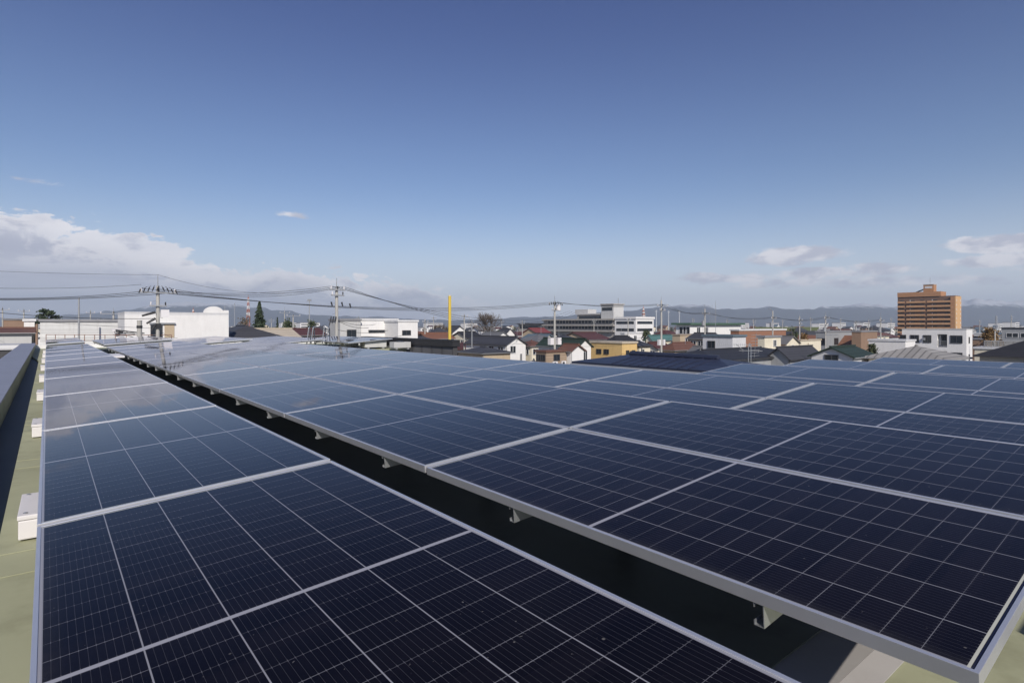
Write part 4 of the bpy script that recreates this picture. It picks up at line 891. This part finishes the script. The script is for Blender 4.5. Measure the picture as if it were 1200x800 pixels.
# red and white masts
RED = mat('mast_red', (.42, .17, .12), .6); WHT = mat('mast_white', (.70, .68, .66), .6)
def mast(label, u, Y, vt, vb, w):
    X = (u - U0) / F * Y; z0, z1 = 0., zat(vt, Y); t = thing('lattice_mast', label, 'mast', (X, Y, 0), .3); N_ = 12; zb = zat(vb, Y)
    for k in range(N_ + 1):
        if k == 0: za, zc = 0, zb
        else: za, zc = zb + (z1 - zb) * (k - 1) / N_, zb + (z1 - zb) * k / N_
        wa = w * (1 - .75 * max(0, (za - zb)) / (z1 - zb)); wc = w * (1 - .75 * max(0, (zc - zb)) / (z1 - zb)); m = MB()
        C4 = [(-1, -1), (1, -1), (1, 1), (-1, 1)]
        for i in range(4):
            a, b_ = C4[i], C4[(i + 1) % 4]
            m.tube((a[0] * wa / 2, a[1] * wa / 2, za), (a[0] * wc / 2, a[1] * wc / 2, zc), w * .09, seg=5); m.tube((a[0] * wa / 2, a[1] * wa / 2, za), (b_[0] * wc / 2, b_[1] * wc / 2, zc), w * .05, seg=4); m.tube((a[0] * wc / 2, a[1] * wc / 2, zc), (b_[0] * wc / 2, b_[1] * wc / 2, zc), w * .05, seg=4)
        m.build('mast_section', RED if (k // 2) % 2 == 0 else WHT, t)
    MB().tube((0, 0, z1), (0, 0, z1 + w), w * .05).build('aerial', RED, t)
mast('red and white lattice mast on the skyline left of the tall conifer', 291, 300, 348.5, 372, 1.5)
mast('small red and white lattice mast behind the concrete complex', 754, 420, 360.5, 372, 1.9)
mast('short red mast top above the crest of the white hall', 226.5, 350, 362.5, 371, 1.5)
# floodlight mast and thin lattice masts
Y = 170; X = (362.5 - U0) / F * Y; t = thing('floodlight_mast', 'slim floodlight mast above the evergreen hump', 'mast', (X, Y, 0)); zt = zat(352.5, Y)
MB().tube((0, 0, 0), (0, 0, zt), .22, .12).build('shaft', STEEL, t); m = MB(); [m.box((-.55 + .4 * k, -.15, zt), (-.25 + .4 * k, .1, zt + .5)) for k in range(3)]; m.build('lamp_head', STEEL, t); MB().box((-.7, -.1, zt - .12), (.7, .1, zt - .02)).build('platform', STEEL, t)
for i, (u, vt, lab) in enumerate([(263.5, 358, 'thin grey steel mast far behind the right end of the white hall'), (275, 355, 'taller thin steel mast far behind the charcoal roof'), (769, 363, 'thin far mast left of the white villa, nearest the slim pole'), (783.5, 364, 'thin far mast standing between the slim pole and the white villa'), (796, 364, 'thin far mast at the left end of the white villa')]):
    Y = 330; t = thing('thin_mast', lab, 'mast', ((u - U0) / F * Y, Y, 0)); MB().tube((0, 0, 0), (0, 0, zat(vt, Y)), .4, .22, 6).build('shaft', GALV, t); MB().box((-.7, -.1, zat(vt + 2, Y)), (.7, .1, zat(vt + 2, Y) + .2)).build('crossarm', GALV, t)
t = thing('whip_aerial', 'thin whip aerials above the right part of the white villa', 'aerial', ((838.5 - U0) / F * 152, 152, 0), TH)
MB().tube((0, 0, 8), (0, 0, zat(352.5, 152)), .06, .03, 6).build('mast', STEEL, t); m = MB(); [m.tube((-2.5 + k * .9, 0, 10.2), (-2.5 + k * .9, 0, zat(360 - k % 2 * 3, 152)), .035, .02, 5) for k in range(4)]; m.tube((-2.6, 0, 11), (.3, 0, 11), .03, seg=5); m.build('rod', STEEL, t)
t = thing('steel_pylon', 'dark lattice pylon far behind the rust brown tree', 'pylon', ((1167.5 - U0) / F * 500, 500, 0), .3); zt = zat(370, 500)
m = MB()
for a, b_ in ((-1, -1), (1, -1), (1, 1), (-1, 1)): m.tube((a * 1.2, b_ * 1.2, 0), (a * .3, b_ * .3, zt), .16, .12, 5)
for k in range(9): z_ = zt * k / 9; w_ = 1.2 - .9 * k / 9; m.tube((-w_, -w_, z_), (w_, -w_ * .9, z_ + zt / 9), .09, seg=4); m.tube((w_, w_, z_), (-w_, w_ * .9, z_ + zt / 9), .09, seg=4)
m.build('lattice', STEEL, t); m = MB(); [m.box((-1.6, -.08, zt - 1 - 1.6 * k), (1.6, .08, zt - .85 - 1.6 * k)) for k in range(3)]; m.build('crossarm', STEEL, t)

# television aerial over the black roof
Y = 54; X = (878.5 - U0) / F * Y; t = thing('television_aerial', 'television aerial with two long toothed booms over the black tiled roof', 'aerial', (X, Y, 0)); zb, zt = zat(428, Y), zat(405, Y)
for dx_ in (-.12, .12): MB().tube((dx_, 0, zb - 1), (dx_, 0, zt), .035, .035, 8).build('mast', GALV, t)
MB().tube((0, 0, zt - .1), (0, 0, zt + .25), .06, .05).build('mast_head', STEEL, t)
def boom(a, b_, k, L, dirv):
    m = MB(); m.tube(a, b_, .022, seg=6); a, b_ = Vector(a), Vector(b_)
    for i in range(k): c_ = a.lerp(b_, (i + .5) / k); m.tube(c_ - Vector(dirv) * L, c_ + Vector(dirv) * L, .016, seg=5)
    m.build('boom', STEEL, t)
boom((-3.0, .3, zt + .12), (.2, 0, zt + .08), 17, .12, (0, .3, 1)); boom((-.6, .2, zt - .35), (-1.25, .1, zt + .15), 1, .3, (.6, 0, -.6)); boom((.55, .3, zt - 1.1), (.5, -.3, zt + 1.15), 8, .5, (1, .1, .05)); boom((-1.0, 0, zt - .45), (1.2, 0, zt - .5), 3, .15, (0, 0, 1))

# rail in front of the long warehouse and slatted fence at right, roof ladder rails
t = thing('railing', 'thin rusty railing along the white warehouse and hall', 'railing', (0, 0, 0)); m = MB(); a = at(54, 392, 52); b_ = at(201, 392.5, 46); ps = MB()
for k in range(13): q = a.lerp(b_, k / 12); ps.tube((q.x, q.y, 0), q, .03, seg=6)
RUST = mat('rusty_steel', (.28, .16, .12), .8, .2); m.tube(a, b_, .03, seg=6); m.tube(a - Vector((0, 0, .5)), b_ - Vector((0, 0, .5)), .02, seg=6); m.build('rail', RUST, t); ps.build('post', RUST, t)
t = thing('slatted_fence', 'grey vertical slatted fence on the wall at the right edge', 'fence', (0, 0, 0)); a = at(1154, 399, 78); b_ = at(1240, 400, 74); sl = MB(); fr = MB(); d_ = (b_ - a).normalized()
for k in range(60): q = a.lerp(b_, k / 59); sl.box((q.x - .035, q.y - .02, q.z - 1.25), (q.x + .035, q.y + .02, q.z - .07))
fr.tube(a - Vector((0, 0, .03)), b_ - Vector((0, 0, .03)), .05, seg=6); fr.tube(a - Vector((0, 0, 1.28)), b_ - Vector((0, 0, 1.28)), .05, seg=6)
for k in range(6): q = a.lerp(b_, k / 5); fr.box((q.x - .06, q.y + .03, 0), (q.x + .06, q.y + .12, q.z + .02))
sl.build('slat', mat('fence_slat', (.22, .22, .22), .6), t); fr.build('fence_frame', STEEL, t)
for lab, u0 in (('left pair of hooped ladder rails at the far roof edge', 361), ('right pair of hooped ladder rails at the far roof edge', 379)):
    Y = 29.5; t = thing('ladder_rail', lab, 'ladder', (0, 0, 0), 0, 'hooped ladder rails')
    for du in (0, 5):
        pts = [at(u0 + du - 1.5, 404, Y), at(u0 + du, 391, Y), at(u0 + du + .8, 384.5, Y), at(u0 + du + 1.5, 383.2, Y + .4), at(u0 + du + 2.2, 386, Y + .8), at(u0 + du + 2.8, 404, Y + 1)]
        m = MB(); [m.tube(x, y, .028, seg=7) for x, y in zip(pts, pts[1:])]; m.build('handrail', GALV, t)
# rooftop clutter below the far right block
for i, (u, v_, w, h, d_, lab) in enumerate([(462, 401, 1.1, .5, .6, 'pale rooftop unit at the right end of the far clutter'), (428, 400.5, 1.4, .6, .6, 'pale rooftop unit in the middle of the far clutter'), (404, 400, .9, .55, .6, 'pale rooftop unit at the left end of the far clutter')]):
    Y = 27 + i * .6; w, h, d_ = w * .8, h * .55, d_ * .8; q = at(u, v_, Y); t = thing('rooftop_unit', lab, 'rooftop unit', (q.x, q.y, HC + ZF), TH, 'pale units on the far roof edge')
    MB().box((0, 0, .08), (w, d_, .08 + h)).build('casing', WL['palegrey'], t, bevel=.015); MB().lathe((w * .5, d_ * .5, .08 + h), [(.2, 0), (.2, .04), (.12, .05)], 12).build('fan_guard', INSUL, t); m = MB(); [m.box((w * q_ - .05, 0, 0), (w * q_ + .05, d_, .08)) for q_ in (.15, .85)]; m.build('foot', STEEL, t)

# ------------------------------------------------------------------ power lines, one object per cable
def cable(label, a, b_, sag, rad=.018):
    a, b_ = Vector(a), Vector(b_); m = MB(); pr = a; N_ = 22
    for i in range(1, N_ + 1):
        k = i / N_; q = a.lerp(b_, k) - Vector((0, 0, sag * 4 * k * (1 - k))); m.tube(pr, q, rad, seg=5, caps=False); pr = q
    o = m.build('power_cable', CABLE); tag(o, label, 'cable', 'overhead cables'); return o
A = ANCH; ex = lambda u, v_, Y: at(u, v_, Y)
for i in range(3):
    w = ['upper', 'middle', 'lower'][i]
    cable(f'{w} heavy cable from the switch pole out of the left edge', A['a'][i] + Vector((0, 0, -.25)), ex(-60, 348.5 + i * 1.1, 40 + i), .25, .020)
    cable(f'{w} heavy cable between the switch pole and the transformer pole', A['a'][i] + Vector((0, 0, -.2)), A['c'][i], 1.1 + .12 * i, .021)
    cable(f'{w} cable from the switch pole to the pole with paired insulators', A['a'][i], A['b'][i], .5 + .1 * i, .016)
    cable(f'{w} cable from the paired insulator pole towards the centre', A['b'][i], ex(668 + 3 * i, 364 + i, 140), 2.6 + .4 * i, .02)
    cable(f'{w} cable between the transformer pole and the slim concrete pole', A['c'][i], A['d'][i], .35 + .08 * i, .02)
    cable(f'{w} cable from the slim concrete pole to the villa pole', A['d'][i], A['e'][min(i, 2)], .6 + .1 * i, .02)
    cable(f'{w} cable from the villa pole to the lamp pole', A['e'][i], A['f'][i], .6 + .1 * i, .018)
    cable(f'{w} cable from the lamp pole to the grey office pole', A['f'][i], A['h'][i], .5 + .1 * i, .018)
    cable(f'{w} cable from the grey office pole to the orange tower pole', A['h'][i], A['i'][i], .5 + .1 * i, .016)
cable('thin ground wire from the switch pole out of the left edge', A['a_t'], ex(-60, 315, 40), .1, .010)
cable('thin ground wire from the switch pole to the paired insulator pole', A['a_t'], A['b_t'] - Vector((0, 0, .8)), .9, .010)
cable('upper communication cable across the left edge', A['a_m'][0], ex(-60, 360, 44), .3, .022)
cable('lower communication cable across the left edge', A['a_m'][1], ex(-60, 366, 60), .2, .012)
cable('thin high cable above the heavy cables at left', A['a'][0] + Vector((0, 0, .3)), ex(-60, 336, 40), .2, .012)
cable('slanting service cable from the switch pole down to the hall', A['a_m'][1], ex(208, 396, 44), .2, .010)
cable('slanting service cable from the switch pole to the warehouse bracket', A['a_m'][2], ex(137, 386, 50), .25, .012)
for i, (u, v_) in enumerate(((432, 384), (455, 387), (475, 392), (440, 380))):
    cable(f'{["first", "second", "third", "fourth"][i]} service cable fanning from the paired insulator pole to the white offices', A['b_m'][i % 3], ex(u, v_, 52 + 4 * i), .25, .018)
cable('long communication cable from the centre poles along the yellow house', A['c_m'][3], A['d_m'][3], .5, .02)
cable('second communication cable strung below it along the yellow house', A['c_m'][3] - Vector((0, 0, .9)), A['d_m'][3] - Vector((0, 0, .8)), .5, .016)
cable('communication cable from the transformer pole towards the left roofs', A['c_m'][3], A['l_m'][1], .6, .016)
